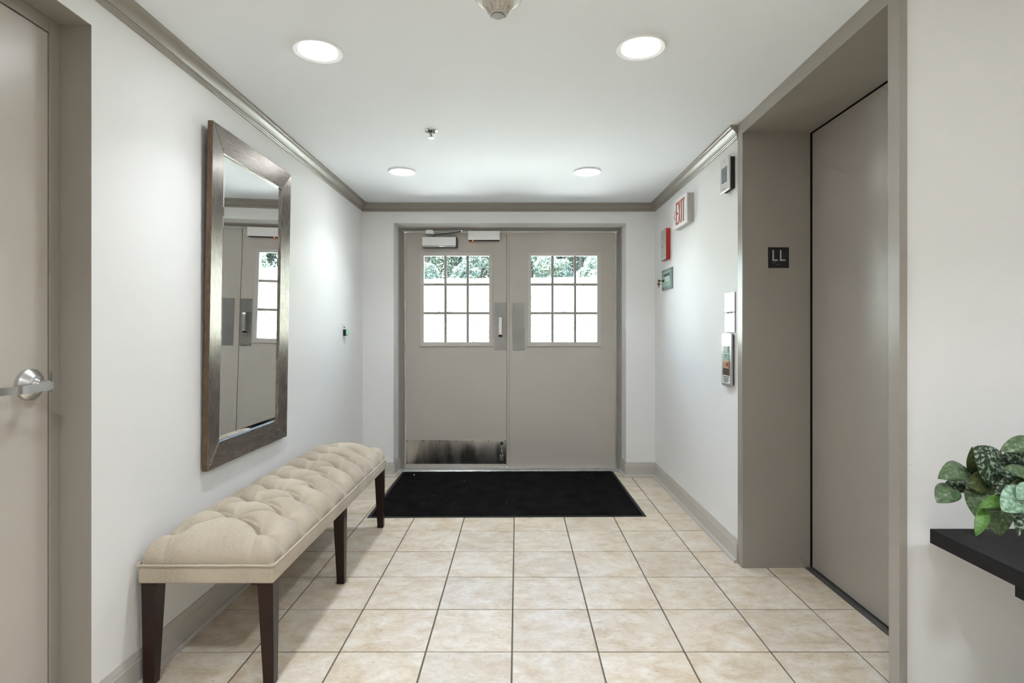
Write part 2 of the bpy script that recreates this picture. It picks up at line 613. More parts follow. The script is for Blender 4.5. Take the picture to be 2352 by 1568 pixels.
# ceiling
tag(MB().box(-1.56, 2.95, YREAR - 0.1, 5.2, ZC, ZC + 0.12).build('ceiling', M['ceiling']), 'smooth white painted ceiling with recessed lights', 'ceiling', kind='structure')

# walls
YD0, YD1, ZD = 0.80, 1.742, 2.176        # recess of the side door in the left wall
XD = -1.418
wl = MB()
wl.box(-1.60, XL, YD1 + 0.001, 5.2, 0, ZC)
wl.box(-1.60, XL, YD0 - 0.06, YD1 + 0.001, ZD + 0.001, ZC)
wl.box(-1.60, XL, YREAR, YD0 - 0.06, 0, ZC)
tag(wl.build('wall_left', M['wall']), 'off-white painted wall behind the bench and mirror', 'wall', kind='structure')

XO0, XO1, ZO = -1.057, 0.930, 2.165      # opening of the entrance
YF = 5.0
wb = MB()
wb.box(-1.60, XO0, YB, 5.2, 0, ZC)
wb.box(XO1, 1.45, YB, 5.2, 0, ZC)
wb.box(XO0, XO1, YB, 5.2, ZO, ZC)
tag(wb.build('wall_back', M['wall']), 'off-white end wall around the entrance doors', 'wall', kind='structure')

YE0, YE1 = 1.773, 2.925                   # elevator opening
XE = 1.533
ZE = 2.265
wr = MB()
wr.box(XR, 1.62, YE1 + 0.058, 5.2, 0, ZC)
tag(wr.build('wall_right', M['wall']), 'off-white wall with exit sign beside the elevator', 'wall', kind='structure')
tag(MB().box(1.194, 2.95, 1.740, 1.768, 0, ZC).build('wall_corner', M['wall']), 'off-white wall behind the black table and plant', 'wall', kind='structure')
tag(MB().box(XFAR, 2.95, YREAR, 1.74, 0, ZC).build('wall_far_right', M['wall']), 'off-white side wall of the lobby near the camera', 'wall', kind='structure')
tag(MB().box(-1.60, 2.95, YREAR - 0.1, YREAR, 0, ZC).build('wall_rear', M['wall']), 'off-white wall behind the camera', 'wall', kind='structure')

# crown moulding
zc0 = 2.262
crown = [(0.0, zc0), (0.007, zc0), (0.010, zc0 + 0.003), (0.010, zc0 + 0.009), (0.0135, zc0 + 0.012), (0.0135, zc0 + 0.0165), (0.0105, zc0 + 0.019),
         (0.014, zc0 + 0.0215), (0.017, zc0 + 0.0265), (0.0225, zc0 + 0.034), (0.030, zc0 + 0.041), (0.0375, zc0 + 0.0465), (0.040, zc0 + 0.0475),
         (0.040, zc0 + 0.052), (0.044, zc0 + 0.055), (0.046, zc0 + 0.060), (0.046, ZC), (0.0, ZC)]
def crown_run(name, path, label):
    mb = MB().sweep(path, crown, side=-1)
    return tag(mb.build(name, M['trim'], smooth=20), label, 'crown moulding', kind='structure')
tag(MB().sweep([(XL, YREAR), (XL, YB), (XR, YB), (XR, YE1 + 0.062)], crown, side=-1).build('trim_1', M['trim'], smooth=20),
    'taupe crown moulding along the ceiling edge', 'crown moulding', kind='structure')

# baseboards with shoe moulding
bz = 0.122
basep = [(0.0, 0.0), (0.0125, 0.0), (0.0125, bz - 0.030), (0.0105, bz - 0.027), (0.0105, bz - 0.022), (0.0085, bz - 0.014), (0.0055, bz - 0.006), (0.0045, bz), (0.0, bz)]
shoe = [(0.0125, 0.0), (0.0255, 0.0), (0.0255, 0.006), (0.0240, 0.012), (0.0205, 0.0165), (0.0160, 0.019), (0.0125, 0.0195)]
def baseboard(name, path, label):
    b = tag(MB().sweep(path, basep, side=-1).build(name, M['base'], smooth=20), label, 'baseboard', kind='structure')
    MB().sweep(path, shoe, side=-1).build('shoe_moulding', M['base'], b, smooth=25)
    return b
baseboard('baseboard_left', [(XL, YD1 + 0.022), (XL, YB), (XO0, YB), (XO0, YF)], 'taupe baseboard running behind the tufted bench')
baseboard('baseboard_right', [(XO1, YF), (XO1, YB), (XR, YB), (XR, YE1 + 0.062)], 'taupe baseboard below the exit sign wall')
baseboard('baseboard_corner', [(1.215, 1.740), (XFAR, 1.740)], 'taupe baseboard under the black table')

# side door frame (trim) and side door
df = MB()
df.box(-1.60, XL - 0.0005, YD1, YD1 + 0.001, 0, ZD + 0.001)                 # lining facing the camera
df.box(-1.60, XL - 0.0005, YD0 - 0.06, YD1, ZD, ZD + 0.001)                 # lining overhead
df.box(-1.60, XL - 0.0005, YD0 - 0.06, YD0 - 0.042, 0, ZD)
df.box(-1.60, XD, 1.704, YD1, 0, ZD, 0.002)                                 # jamb face
df.box(-1.60, XD, YD0 - 0.042, 1.704, 2.134, ZD, 0.002)                     # head face
df.box(-1.60, XD, YD0 - 0.042, YD0 - 0.004, 0, 2.134)
df.box(-1.60, -1.47, YD0 - 0.004, 1.704, 0, 2.134)                          # stop behind the leaf
tag(df.build('trim_2', M['trim']), 'taupe steel frame around the side door at the left edge', 'door frame', kind='structure')
sd = thing('door_3', 'taupe flush side door with chrome lever at the left edge', 'door', (XD, 1.25, 0), kind='structure')
MB().box(-1.468, XD - 0.003, YD0, 1.7005, 0.008, 2.130, 0.0015).build('leaf', M['door'], sd)
HY, HZ = 1.630, 1.072
hx = XD - 0.003
lev = MB().lathe([(0.0455, 0.0), (0.0455, 0.012), (0.044, 0.0135), (0.026, 0.0275), (0.0175, 0.0285), (0.0165, 0.034), (0.0135, 0.036), (0.0125, 0.058)], (hx, HY, HZ), 'x', 40).build('rose', M['chrome'], sd, smooth=22)
cur = [(-1.360, 1.645), (-1.359, 1.641), (-1.3575, 1.630), (-1.3565, 1.60), (-1.355, 1.56), (-1.3545, 1.540), (-1.3555, 1.532), (-1.359, 1.524), (-1.365, 1.512), (-1.374, 1.485), (-1.383, 1.455)]
zz = [1.0695, 1.0695, 1.069, 1.068, 1.066, 1.065, 1.065, 1.065, 1.065, 1.065, 1.065]
ww = [0.012, 0.019, 0.0245, 0.0245, 0.0225, 0.0215, 0.021, 0.021, 0.021, 0.021, 0.021]
MB().ribbon([(a, b, z) for (a, b), z in zip(cur, zz)], ww, 0.007).build('lever', M['chrome'], sd, smooth=40)
MB().lathe([(0.0125, 0.0), (0.0115, 0.006)], (hx + 0.055, HY, HZ), 'x', 24).build('hub', M['chrome'], sd, smooth=30)
MB().box(XD - 0.0005, XD + 0.0006, 1.7070, 1.7085, HZ - 0.03, HZ + 0.03).build('strike_slot', M['black'], sd)

# elevator frame, door and sill
XF = XR - 0.007
ef = MB()
XM = 1.196
ya, yb = YE0 - 0.051, YE1 + 0.060
ef.prism([(ya, 0), (ya, ZC), (yb, ZC), (yb, 0), (YE1, 0), (YE1, ZE), (YE0, ZE), (YE0, 0)], 'x', XF, XM)
edg = []
for e in ef.bm.edges:
    v0, v1 = e.verts
    if abs(v0.co.x - XF) < 1e-5 and abs(v1.co.x - XF) < 1e-5 and min(v0.co.y, v1.co.y) > YE0 - 0.001 and max(v0.co.y, v1.co.y) < YE1 + 0.001 and max(v0.co.z, v1.co.z) > 0.1:
        edg.append(e)
bmesh.ops.bevel(ef.bm, geom=edg, offset=0.0035, segments=3, profile=0.5, affect='EDGES')
ef.box(XM, 1.526, YE1, yb, 0, ZE)
ef.box(XM, 1.529, 1.7685, yb, ZE, ZC)
ef.box(1.198, 1.60, 1.7685, YE0, 0, ZE)
ef.box(1.585, 1.62, YE0 - 0.02, YE1 + 0.06, 0, ZC)
tag(ef.build('trim_3', M['trim']), 'taupe metal elevator frame with deep far jamb', 'elevator frame', kind='structure')
ed = thing('door_4', 'tall taupe sliding elevator door panel', 'door', (XE, 2.35, 0), kind='structure')
MB().box(XE, XE + 0.035, YE0 - 0.004, YE1 - 0.007, 0.010, ZE - 0.006, 0.0015).build('door_panel', M['elev'], ed)
MB().box(XE + 0.036, XE + 0.045, YE0 - 0.004, YE1 + 0.02, 0.0, ZC).build('gap_shade', M['black'], ed)  # black fillers standing in for the shade in the gaps round the panel
MB().box(1.527, XE + 0.036, YE1 + 0.012, YE1 + 0.05, 0.0, ZC).build('gap_shade', M['black'], ed)
MB().box(1.530, XE + 0.036, YE0, YE1 + 0.012, ZE + 0.010, ZC).build('gap_shade', M['black'], ed)
sill = tag(MB().box(1.498, 1.585, YE0, YE1, -0.001, 0.003, 0.001).build('trim_4', M['gunmetal']), 'dark grooved metal sill under the elevator door', 'sill', kind='structure')
for k in range(2):
    MB().box(1.505 + k * 0.013, 1.509 + k * 0.013, YE0, YE1, 0.003, 0.0042).build('sill_ridge', M['steel_dull'], sill)

# entrance frame
LX0, LX1, RX0, RX1 = -1.002, -0.0955, -0.0725, 0.881
fr = MB()
def frame_step(a, b, y0, y1, zt):
    fr.box(XO0 if a is None else a, b, y0, y1, 0, zt)
fr.box(XO0, XO0 + 0.020, YF, 5.16, 0, ZO)
fr.box(XO0 + 0.020, XO0 + 0.036, YF + 0.016, 5.16, 0, ZO - 0.014)
fr.box(XO0 + 0.036, LX0 - 0.013, YF + 0.030, 5.16, 0, ZO - 0.024)
fr.box(XO1 - 0.018, XO1, YF, 5.16, 0, ZO)
fr.box(XO1 - 0.033, XO1 - 0.018, YF + 0.016, 5.16, 0, ZO - 0.014)
fr.box(RX1 + 0.011, XO1 - 0.033, YF + 0.030, 5.16, 0, ZO - 0.024)
fr.box(XO0 + 0.020, XO1 - 0.018, YF, 5.16, ZO - 0.014, ZO)
fr.box(XO0 + 0.036, XO1 - 0.033, YF + 0.018, 5.16, ZO - 0.026, ZO - 0.014)
fr.box(XO0 + 0.045, XO1 - 0.040, DY + 0.012, 5.16, 2.131, ZO - 0.026)
ft = tag(fr.build('trim_5', M['trim']), 'stepped taupe steel frame around the double entrance doors', 'door frame', kind='structure')
MB().box(XO0 + 0.036, XO1 - 0.033, YF + 0.022, DY + 0.012, ZO - 0.0345, ZO - 0.0265).build('weather_strip', M['alu'], ft)

th = tag(MB().prism([(4.965, 0), (5.13, 0), (5.13, 0.012), (5.04, 0.013), (4.985, 0.010)], 'x', XO0 + 0.026, XO1 - 0.024).build('trim_6', M['alu']),
         'scuffed aluminium threshold below the entrance doors', 'threshold', kind='structure')
for k in range(9):
    MB().lathe([(0.004, 0.0), (0.004, 0.0012)], (-0.93 + k * 0.215, 4.995, 0.0105), 'z', 10).build('screw', M['black'], th)


def entrance_door(name, label, x0, x1, gx0, gx1, ox0, ox1, mv, plate, hinge_x, sill_z=0.0145):
    d = thing(name, label, 'door', ((x0 + x1) / 2, DY, 0), kind='structure')
    gz0, gz1 = 1.1417, 1.9207
    y1 = DY + 0.045
    lf = MB()
    z1 = 2.128
    lf.box(x0, gx0, DY, y1, sill_z, z1).box(gx1, x1, DY, y1, sill_z, z1)
    lf.box(gx0, gx1, DY, y1, sill_z, gz0).box(gx0, gx1, DY, y1, gz1, z1)
    lf.build('leaf', M['door'], d)
    # lite frame
    oz0, oz1 = 1.1065, 1.948
    lt = MB()
    def fpiece(pts):
        lt.prism(pts, 'y', DY - 0.010, DY + 0.001)
    w = 0.0015
    fpiece([(ox0, oz0), (ox1, oz0), (gx1 - 0.004, gz0 + 0.004), (gx0 + 0.004, gz0 + 0.004)])
    fpiece([(ox0, oz1), (gx0 + 0.004, gz1 - 0.004), (gx1 - 0.004, gz1 - 0.004), (ox1, oz1)])
    fpiece([(ox0, oz0 + w), (gx0 + 0.004, gz0 + 0.004), (gx0 + 0.004, gz1 - 0.004), (ox0, oz1 - w)])
    fpiece([(ox1, oz0 + w), (ox1, oz1 - w), (gx1 - 0.004, gz1 - 0.004), (gx1 - 0.004, gz0 + 0.004)])
    f = lt.build('window_frame', M['lite'], d)
    sx = (ox0 + gx0) / 2, (ox1 + gx1) / 2
    spots = [(s, z) for s in sx for z in (1.19, 1.42, 1.65, 1.88)] + [(x, z) for z in ((oz0 + gz0) / 2, (oz1 + gz1) / 2) for x in (ox0 + 0.08, (ox0 + ox1) / 2, ox1 - 0.08)]
    for x, z in spots:
        MB().lathe([(0.0032, 0.0), (0.0024, -0.0015)], (x, DY - 0.0098, z), 'y', 8).build('screw', M['steel_dull'], f)
    # muntins and panes
    mz = (1.404, 1.662)
    for x in mv:
        MB().box(x - 0.0115, x + 0.0115, DY + 0.002, DY + 0.024, gz0, gz1, 0.003).build('muntin', M['trim'], d)
    for z in mz:
        MB().box(gx0, gx1, DY + 0.003, DY + 0.023, z - 0.0115, z + 0.0115, 0.003).build('muntin', M['trim'], d)
    xs = [gx0] + list(mv) + [gx1]
    zs = [gz0] + list(mz) + [gz1]
    for i in range(3):
        for j in range(3):
            MB().box(xs[i], xs[i + 1], DY + 0.026, DY + 0.031, zs[j], zs[j + 1]).build('pane', M['glass'], d)
    # push plate
    px0, px1 = plate
    pz0, pz1 = 1.071, 1.498
    p = MB().box(px0, px1, DY - 0.002, DY, pz0, pz1, 0.0006).build('push_plate', M['steel_dull'], d)
    for x in (px0 + 0.012, px1 - 0.012):
        for z in (pz0 + 0.016, (pz0 + pz1) / 2, pz1 - 0.012):
            MB().lathe([(0.0042, 0.0), (0.0028, -0.002)], (x, DY - 0.002, z), 'y', 10).build('screw', M['chrome2'], p)
    # geared hinge along the outer edge
    h = MB().box(hinge_x - 0.0055, hinge_x + 0.0055, DY - 0.012, DY + 0.02, 0.014, 2.126, 0.002).build('hinge_strip', M['alu'], d)
    for k in range(12):
        MB().lathe([(0.0022, 0.0), (0.0018, -0.001)], (hinge_x, DY - 0.012, 0.12 + k * 0.175), 'y', 8).build('hinge_screw', M['black'], h)
    return d


d1 = entrance_door('door_1', 'left entrance door leaf with pull handle, closer and kick plate', LX0, LX1, -0.8417, -0.2505, -0.873, -0.223, (-0.646, -0.446), (-0.2035, -0.097), LX0 - 0.007)
d2 = entrance_door('door_2', 'right entrance door leaf with plain push plate', RX0, RX1, 0.1214, 0.7203, 0.094, 0.7516, (0.317, 0.521), (-0.043, 0.0665), RX1 + 0.0055)
MB().box(-0.0925, -0.0730, DY - 0.006, DY + 0.0455, 0.018, 2.128, 0.0012).build('astragal', M['door'], d2)
MB().box(-0.115, -0.060, DY + 0.0455, DY + 0.052, 0.018, 2.128, 0.001).build('leak_blocker', M['black'], d2)  # backing block added to stop daylight leaking between the leaves
# pull handle
hp = MB().ribbon([(-0.151, DY - 0.002, 1.372), (-0.151, DY - 0.030, 1.372), (-0.151, DY - 0.040, 1.366), (-0.151, DY - 0.045, 1.352), (-0.151, DY - 0.045, 1.225),
                  (-0.151, DY - 0.040, 1.211), (-0.151, DY - 0.030, 1.205), (-0.151, DY - 0.002, 1.205)], 0.028, 0.007, (1, 0, 0)).build('pull_handle', M['chrome'], d1, smooth=35)
MB().box(-0.168, -0.134, DY - 0.028, DY - 0.002, 1.191, 1.202, 0.002).build('handle_bumper', M['black'], hp)
# kick plate
kp = MB().box(LX0 + 0.004, LX1 - 0.004, DY - 0.002, DY, 0.0495, 0.265, 0.0006).build('kick_plate', M['kick'], d1)
for k in range(7):
    for z in (0.060, 0.255):
        MB().lathe([(0.0048, 0.0), (0.0035, -0.0025)], (LX0 + 0.014 + k * 0.1462, DY - 0.002, z), 'y', 10).build('screw', M['black'], kp)
# kick-down door stop
ks = MB().box(-0.158, -0.124, DY - 0.012, DY - 0.002, 0.088, 0.132, 0.003).box(-0.152, -0.130, DY - 0.026, DY - 0.004, 0.094, 0.116, 0.003).build('door_stop', M['chrome'], d1)
MB().tube([(-0.141, DY - 0.022, 0.105), (-0.140, DY - 0.030, 0.160), (-0.139, DY - 0.026, 0.228)], [0.0065, 0.005, 0.0045], 10).build('stop_arm', M['chrome2'], ks, smooth=40)
MB().lathe([(0.011, -0.016), (0.013, -0.008), (0.013, 0.010), (0.010, 0.014)], (-0.139, DY - 0.020, 0.236), 'y', 16).build('rubber_tip', M['black'], ks, smooth=40)
# closer
cl = MB().box(-0.849, -0.534, DY - 0.052, DY, 1.986, 2.081, 0.010, 3).build('door_closer', M['gunmetal'], d1, smooth=40)
MB().box(-0.846, -0.545, DY - 0.062, DY - 0.045, 2.001, 2.080, 0.004, 3).build('closer_cover', M['silver'], cl, smooth=40)
MB().box(-0.845, -0.546, DY - 0.060, DY - 0.045, 1.988, 1.998, 0.004, 3).build('chrome_strip', M['chrome2'], cl, smooth=40)
MB().prism([(-0.812, 2.110), (-0.806, 2.106), (-0.745, 2.106), (-0.740, 2.110), (-0.740, 2.118), (-0.750, 2.138), (-0.803, 2.138), (-0.812, 2.118)], 'y', DY - 0.085, DY - 0.028).build('arm_bracket', M['silver'], cl)
MB().tube([(-0.745, DY - 0.062, 2.122), (-0.600, DY - 0.078, 2.127), (-0.490, DY - 0.090, 2.129)], 0.0052, 8).build('closer_arm', M['chrome'], cl, smooth=40)
MB().tube([(-0.488, DY - 0.088, 2.122), (-0.600, DY - 0.070, 2.110), (-0.735, DY - 0.040, 2.100), (-0.752, DY - 0.034, 2.083)], 0.0050, 8).build('closer_arm', M['gunmetal'], cl, smooth=40)
MB().lathe([(0.009, -0.008), (0.009, 0.010)], (-0.490, DY - 0.089, 2.124), 'z', 14).build('arm_joint', M['chrome'], cl, smooth=40)

# presence sensor over the left leaf
sn = thing('motion_sensor', 'silver box motion sensor with red light above the left door window', 'sensor', (-0.2975, DY - 0.02, 2.05))
MB().box(-0.438, -0.1565, DY - 0.048, DY, 2.0545, 2.136, 0.002).build('housing', M['silver'], sn)
MB().box(-0.432, -0.162, DY - 0.044, DY - 0.002, 2.050, 2.0547).build('lens', M['black'], sn)
MB().lathe([(0.0045, -0.006), (0.0045, 0.004)], (-0.397, DY - 0.040, 2.052), 'z', 12).build('indicator_light', M['led_red'], sn, smooth=40)

# ------------------------------------------------------------------ bench
BX0, BX1, BY0, BY1 = -1.302, -0.836, 1.925, 3.583
BW, BL = BX1 - BX0, BY1 - BY0
ZP = 0.426
bench = thing('tufted_bench', 'long beige linen button-tufted bench with dark wood legs against left wall', 'bench', ((BX0 + BX1) / 2, (BY0 + BY1) / 2, 0))


def cushion():
    nx, ny = 190, 640
    # denser near the border
    def spread(n, Lh):
        t = np.linspace(0, 1, n)
        s = 0.5 - 0.5 * np.cos(np.pi * t)
        return (0.78 * t + 0.22 * s) * Lh
    us, vs_ = spread(nx, BW), spread(ny, BL)
    U, V = np.meshgrid(us, vs_, indexing='ij')
    R = 0.165
    H = 0.134
    inset = 0.105
    inu = 0.082
    ru = np.clip(1 - np.minimum(U, BW - U) / R, 0, 1)
    rv = np.clip(1 - np.minimum(V, BL - V) / R, 0, 1)
    r = np.clip((ru ** 16 + rv ** 16) ** (1 / 16), 0, 1)
    prof = (1 - r ** 2.05) ** 0.60
    n_out = 9
    vo = [inset + k * (BL - 2 * inset) / (n_out - 1) for k in range(n_out)]
    uo = (inu, BW - inu)
    um = BW / 2
    vm = [(vo[k] + vo[k + 1]) / 2 for k in range(n_out - 1)]
    segs = []
    for k in range(n_out - 1):
        for u in uo:
            segs.append(((u, vo[k]), (um, vm[k]), 1.0, False))
            segs.append(((u, vo[k + 1]), (um, vm[k]), 1.0, False))
    for v in vo:
        segs.append(((uo[0], v), (0.0, v), 1.15, True))
        segs.append(((uo[1], v), (BW, v), 1.15, True))
    for u in uo:
        segs.append(((u, vo[0]), (u, 0.0), 0.45, True))
        segs.append(((u, vo[-1]), (u, BL), 0.45, True))
    buttons = [(u, v) for v in vo for u in uo] + [(um, v) for v in vm]
    pull = np.zeros_like(U)
    sharp = np.zeros_like(U)
    scal = np.zeros_like(U)
    pull_e = np.zeros_like(U)
    rs = np.random.default_rng(3)
    for (a, b, k, edge) in segs:
        ax, ay = a
        dx, dy = b[0] - a[0], b[1] - a[1]
        ll = dx * dx + dy * dy
        t = np.clip(((U - ax) * dx + (V - ay) * dy) / ll, 0, 1)
        L_ = math.sqrt(ll)
        # gentle wander of the fold
        ph, am = rs.uniform(0, 6.28), rs.uniform(-0.006, 0.006)
        off = am * np.sin(t * np.pi) + 0.0012 * np.sin(t * 9 + ph)
        nxn, nyn = -dy / L_, dx / L_
        ex = U - (ax + t * dx + off * nxn)
        ey = V - (ay + t * dy + off * nyn)
        dist = np.sqrt(ex * ex + ey * ey)
        if edge:
            dep = (1 - t) ** 0.7 * 0.85 + 0.15
        else:
            dep = 0.72 + 0.28 * (2 * t - 1) ** 2
        if edge:
            pull_e = np.maximum(pull_e, k * dep * np.exp(-(dist / 0.027) ** 1.05) * 0.046)
            scal = np.maximum(scal, k * np.exp(-(dist / 0.022) ** 1.1))
        else:
            pull = np.maximum(pull, k * dep * np.exp(-(dist / 0.027) ** 1.05) * 0.058)
        sg = ex * nxn + ey * nyn
        side = 1 if (dy * (1 if dx > 0 else -1)) > 0 else -1
        wd = np.where(sg * (nyn if abs(nyn) > 0.1 else 1) > 0, 0.0032, 0.012)
        sharp = np.maximum(sharp, k * dep * np.exp(-(dist / wd)) * (0.015 if edge else 0.032))
        if not edge:   # second small pleat beside the main fold
            o2 = rs.choice([-1, 1]) * rs.uniform(0.010, 0.015)
            d2 = np.abs(ex * nxn + ey * nyn - o2)
            w = np.where((t > 0.08) & (t < 0.92), np.sin(np.clip((t - 0.08) / 0.84, 0, 1) * np.pi), 0)
            sharp = np.maximum(sharp, w * np.exp(-(d2 / 0.0035)) * 0.009)
    for (u, v) in buttons:
        dist = np.sqrt((U - u) ** 2 + (V - v) ** 2)
        pull = np.maximum(pull, 0.080 * np.exp(-(dist / 0.033) ** 1.1))
    # small radiating gathers
    wr_ = 0.0006 * np.sin(U * 210 + 3 * np.sin(V * 31)) * np.exp(-((prof - 0.5) / 0.25) ** 2)
    pull = np.maximum(pull, pull_e * np.clip(prof * 1.6, 0, 1) ** 0.1)
    Z = ZP + H * prof - (pull + sharp) * np.clip(prof * 1.15, 0, 1) ** 0.75 + wr_
    # the sides swell outward a little
    swell = (0.010 - 0.024 * scal) * np.sin(np.clip(prof, 0, 1) * np.pi)
    U2 = U + np.where(U < BW / 2, -1, 1) * swell * (ru > rv)
    V2 = V + np.where(V < BL / 2, -1, 1) * swell * (rv >= ru)
    verts = np.stack([BX0 + 0.004 + U2 * (BW - 0.008) / BW, BY0 + 0.004 + V2 * (BL - 0.008) / BL, Z], -1).reshape(-1, 3)
    idx = np.arange(nx * ny).reshape(nx, ny)
    faces = np.stack([idx[:-1, :-1], idx[1:, :-1], idx[1:, 1:], idx[:-1, 1:]], -1).reshape(-1, 4)
    me = bpy.data.meshes.new('cushion')
    me.from_pydata(verts.tolist(), [], faces.tolist())
    me.update()
    o = link('cushion', me, M['linen'], bench)
    me.polygons.foreach_set('use_smooth', [True] * len(me.polygons))
    zb = []
    for (u, v) in buttons:
        i = int(np.argmin(np.abs(us - u)))
        j = int(np.argmin(np.abs(vs_ - v)))
        zb.append((BX0 + u, BY0 + v, Z[i, j]))
    return o, zb


cush, zb = cushion()
for (x, y, z) in zb:
    MB().lathe([(0.0090, -0.004), (0.0100, 0.0015), (0.0085, 0.0042), (0.005, 0.0058), (0.001, 0.0064)], (x, y, z), 'z', 14).build('button', M['linen'], cush, smooth=50)
# frieze (upholstered rail) and piping
MB().box(BX0, BX1, BY0, BY1, 0.362, ZP, 0.008, 3).build('seat_rail', M['linen'], bench, smooth=40)


def rounded_loop(x0, x1, y0, y1, z, r, wob=0.0):
    pts = []
    for cx, cy, a0 in ((x1 - r, y0 + r, -90), (x1 - r, y1 - r, 0), (x0 + r, y1 - r, 90), (x0 + r, y0 + r, 180)):
        for k in range(6):
            a = math.radians(a0 + k * 18)
            pts.append((cx + r * math.cos(a), cy + r * math.sin(a), z))
    out = []
    n = len(pts)
    for i in range(n):
        a, b = Vector(pts[i]), Vector(pts[(i + 1) % n])
        m = max(1, int((b - a).length / 0.03))
        for q in range(m):
            p = a.lerp(b, q / m)
            p.z += random.uniform(-wob, wob)
            out.append(p)
    return out


MB().tube(rounded_loop(BX0 - 0.003, BX1 + 0.003, BY0 - 0.003, BY1 + 0.003, ZP, 0.012, 0.0006), 0.0048, 8, closed=True).build('piping', M['linen'], bench, smooth=60)
for sx, x in ((-1, BX0 + 0.033), (1, BX1 - 0.033)):
    for y in (BY0 + 0.036, (BY0 + BY1) / 2, BY1 - 0.036):
        MB().taper((x + sx * 0.008, y, ), 0.0185, 0.0, (x, y), 0.0275, 0.368).build('leg', M['wood'], bench)

# ------------------------------------------------------------------ mirror
MW, MH = 0.808, 1.463
mir = thing('wall_mirror', 'tall mirror in a wide brushed pewter frame above the bench', 'mirror', (XL + 0.004, 2.340, 0.646), local=True)
mir.rotation_euler = (0, math.radians(0.95), 0)
FW = 0.104
def member(pts_out, pts_in, name, mt):
    # front face slopes slightly from outer edge (x=.026) to inner edge (x=.018)
    mb = MB()
    bm = mb.bm
    o0, o1 = pts_out
    i0, i1 = pts_in
    A = [bm.verts.new((0.026, o0[0], o0[1])), bm.verts.new((0.026, o1[0], o1[1])), bm.verts.new((0.0185, i1[0], i1[1])), bm.verts.new((0.0185, i0[0], i0[1]))]
    B = [bm.verts.new((0.004, *o0)), bm.verts.new((0.004, *o1)), bm.verts.new((0.004, *i1)), bm.verts.new((0.004, *i0))]
    bm.faces.new(A)
    bm.faces.new(B[::-1])
    for k in range(4):
        j = (k + 1) % 4
        bm.faces.new((A[k], B[k], B[j], A[j]))
    es = [e for e in bm.edges if e.verts[0] in A and e.verts[1] in A]
    bmesh.ops.bevel(bm, geom=es, offset=0.0016, segments=2, profile=0.5, affect='EDGES')
    return mb.build(name, mt, mir)
c = 0.0006
member(((0, 0), (0, MH)), ((FW, FW), (FW, MH - FW)), 'frame_upright', M['frame_v'])
member(((MW, MH), (MW, 0)), ((MW - FW, MH - FW), (MW - FW, FW)), 'frame_upright', M['frame_v'])
member(((c, MH), (MW - c, MH)), ((FW + c, MH - FW), (MW - FW - c, MH - FW)), 'frame_rail', M['frame_h'])
member(((MW - c, 0), (c, 0)), ((MW - FW - c, FW), (FW + c, FW)), 'frame_rail', M['frame_h'])
MB().box(0.0042, 0.0236, -0.0012, 0.0004, 0.0, MH).build('frame_edge', M['frame_side'], mir)
MB().box(0.0042, 0.0236, MW - 0.0004, MW + 0.0012, 0, MH).build('frame_edge', M['frame_side'], mir)
MB().box(0.0, 0.0042, 0.012, MW - 0.012, 0.012, MH - 0.012).build('backing_board', M['black'], mir)
MB().box(-0.020, 0.0, 0.05, MW - 0.05, MH - 0.20, MH - 0.16).build('hanging_cleat', M['black'], mir)
gl = MB()
bm = gl.bm
g0, g1, h0, h1 = FW - 0.002, MW - FW + 0.002, FW - 0.002, MH - FW + 0.002
bv = 0.024
O = [bm.verts.new((0.0085, a, b)) for a, b in ((g0, h0), (g1, h0), (g1, h1), (g0, h1))]
I = [bm.verts.new((0.0115, a, b)) for a, b in ((g0 + bv, h0 + bv), (g1 - bv, h0 + bv), (g1 - bv, h1 - bv), (g0 + bv, h1 - bv))]
Bk = [bm.verts.new((0.0055, a, b)) for a, b in ((g0, h0), (g1, h0), (g1, h1), (g0, h1))]
bm.faces.new(I)
bm.faces.new(Bk[::-1])
for k in range(4):
    j = (k + 1) % 4
    bm.faces.new((O[k], O[j], I[j], I[k]))
    bm.faces.new((Bk[k], Bk[j], O[j], O[k]))
gl.build('mirror_glass', M['mirror'], mir)

# ------------------------------------------------------------------ floor mat
mt = thing('entrance_mat', 'large black carpet mat with rubber edge in front of the entrance doors', 'mat', (-0.075, 4.343, 0), local=True)
mt.rotation_euler = (0, 0, math.radians(0.75))
MB().prism([(-0.93, 0), (0.93, 0), (0.93, 0.0015), (0.915, 0.0045), (-0.915, 0.0045), (-0.93, 0.0015)], 'y', -0.612, 0.612).build('rubber_backing', M['rubber'], mt)
def pile():
    nx, ny = 190, 124
    xs = np.linspace(-0.908, 0.908, nx)
    ys = np.linspace(-0.594, 0.604, ny)
    X, Y = np.meshgrid(xs, ys, indexing='ij')
    e = np.minimum(np.minimum(X + 0.908, 0.908 - X), np.minimum(Y + 0.594, 0.604 - Y))
    Z = 0.0045 + 0.0062 * np.clip(e / 0.012, 0, 1) ** 0.5 + rng.uniform(-0.0009, 0.0009, X.shape) * (e > 0.004)
    Y = Y + np.where(np.abs(Y) > 0.58, rng.uniform(-0.003, 0.003, X.shape), 0)
    idx = np.arange(nx * ny).reshape(nx, ny)
    f = np.stack([idx[:-1, :-1], idx[1:, :-1], idx[1:, 1:], idx[:-1, 1:]], -1).reshape(-1, 4)
    me = bpy.data.meshes.new('carpet_pile')
    me.from_pydata(np.stack([X, Y, Z], -1).reshape(-1, 3).tolist(), [], f.tolist())
    o = link('carpet_pile', me, M['mat'], mt)
    me.polygons.foreach_set('use_smooth', [True] * len(me.polygons))
pile()
lint = MB()
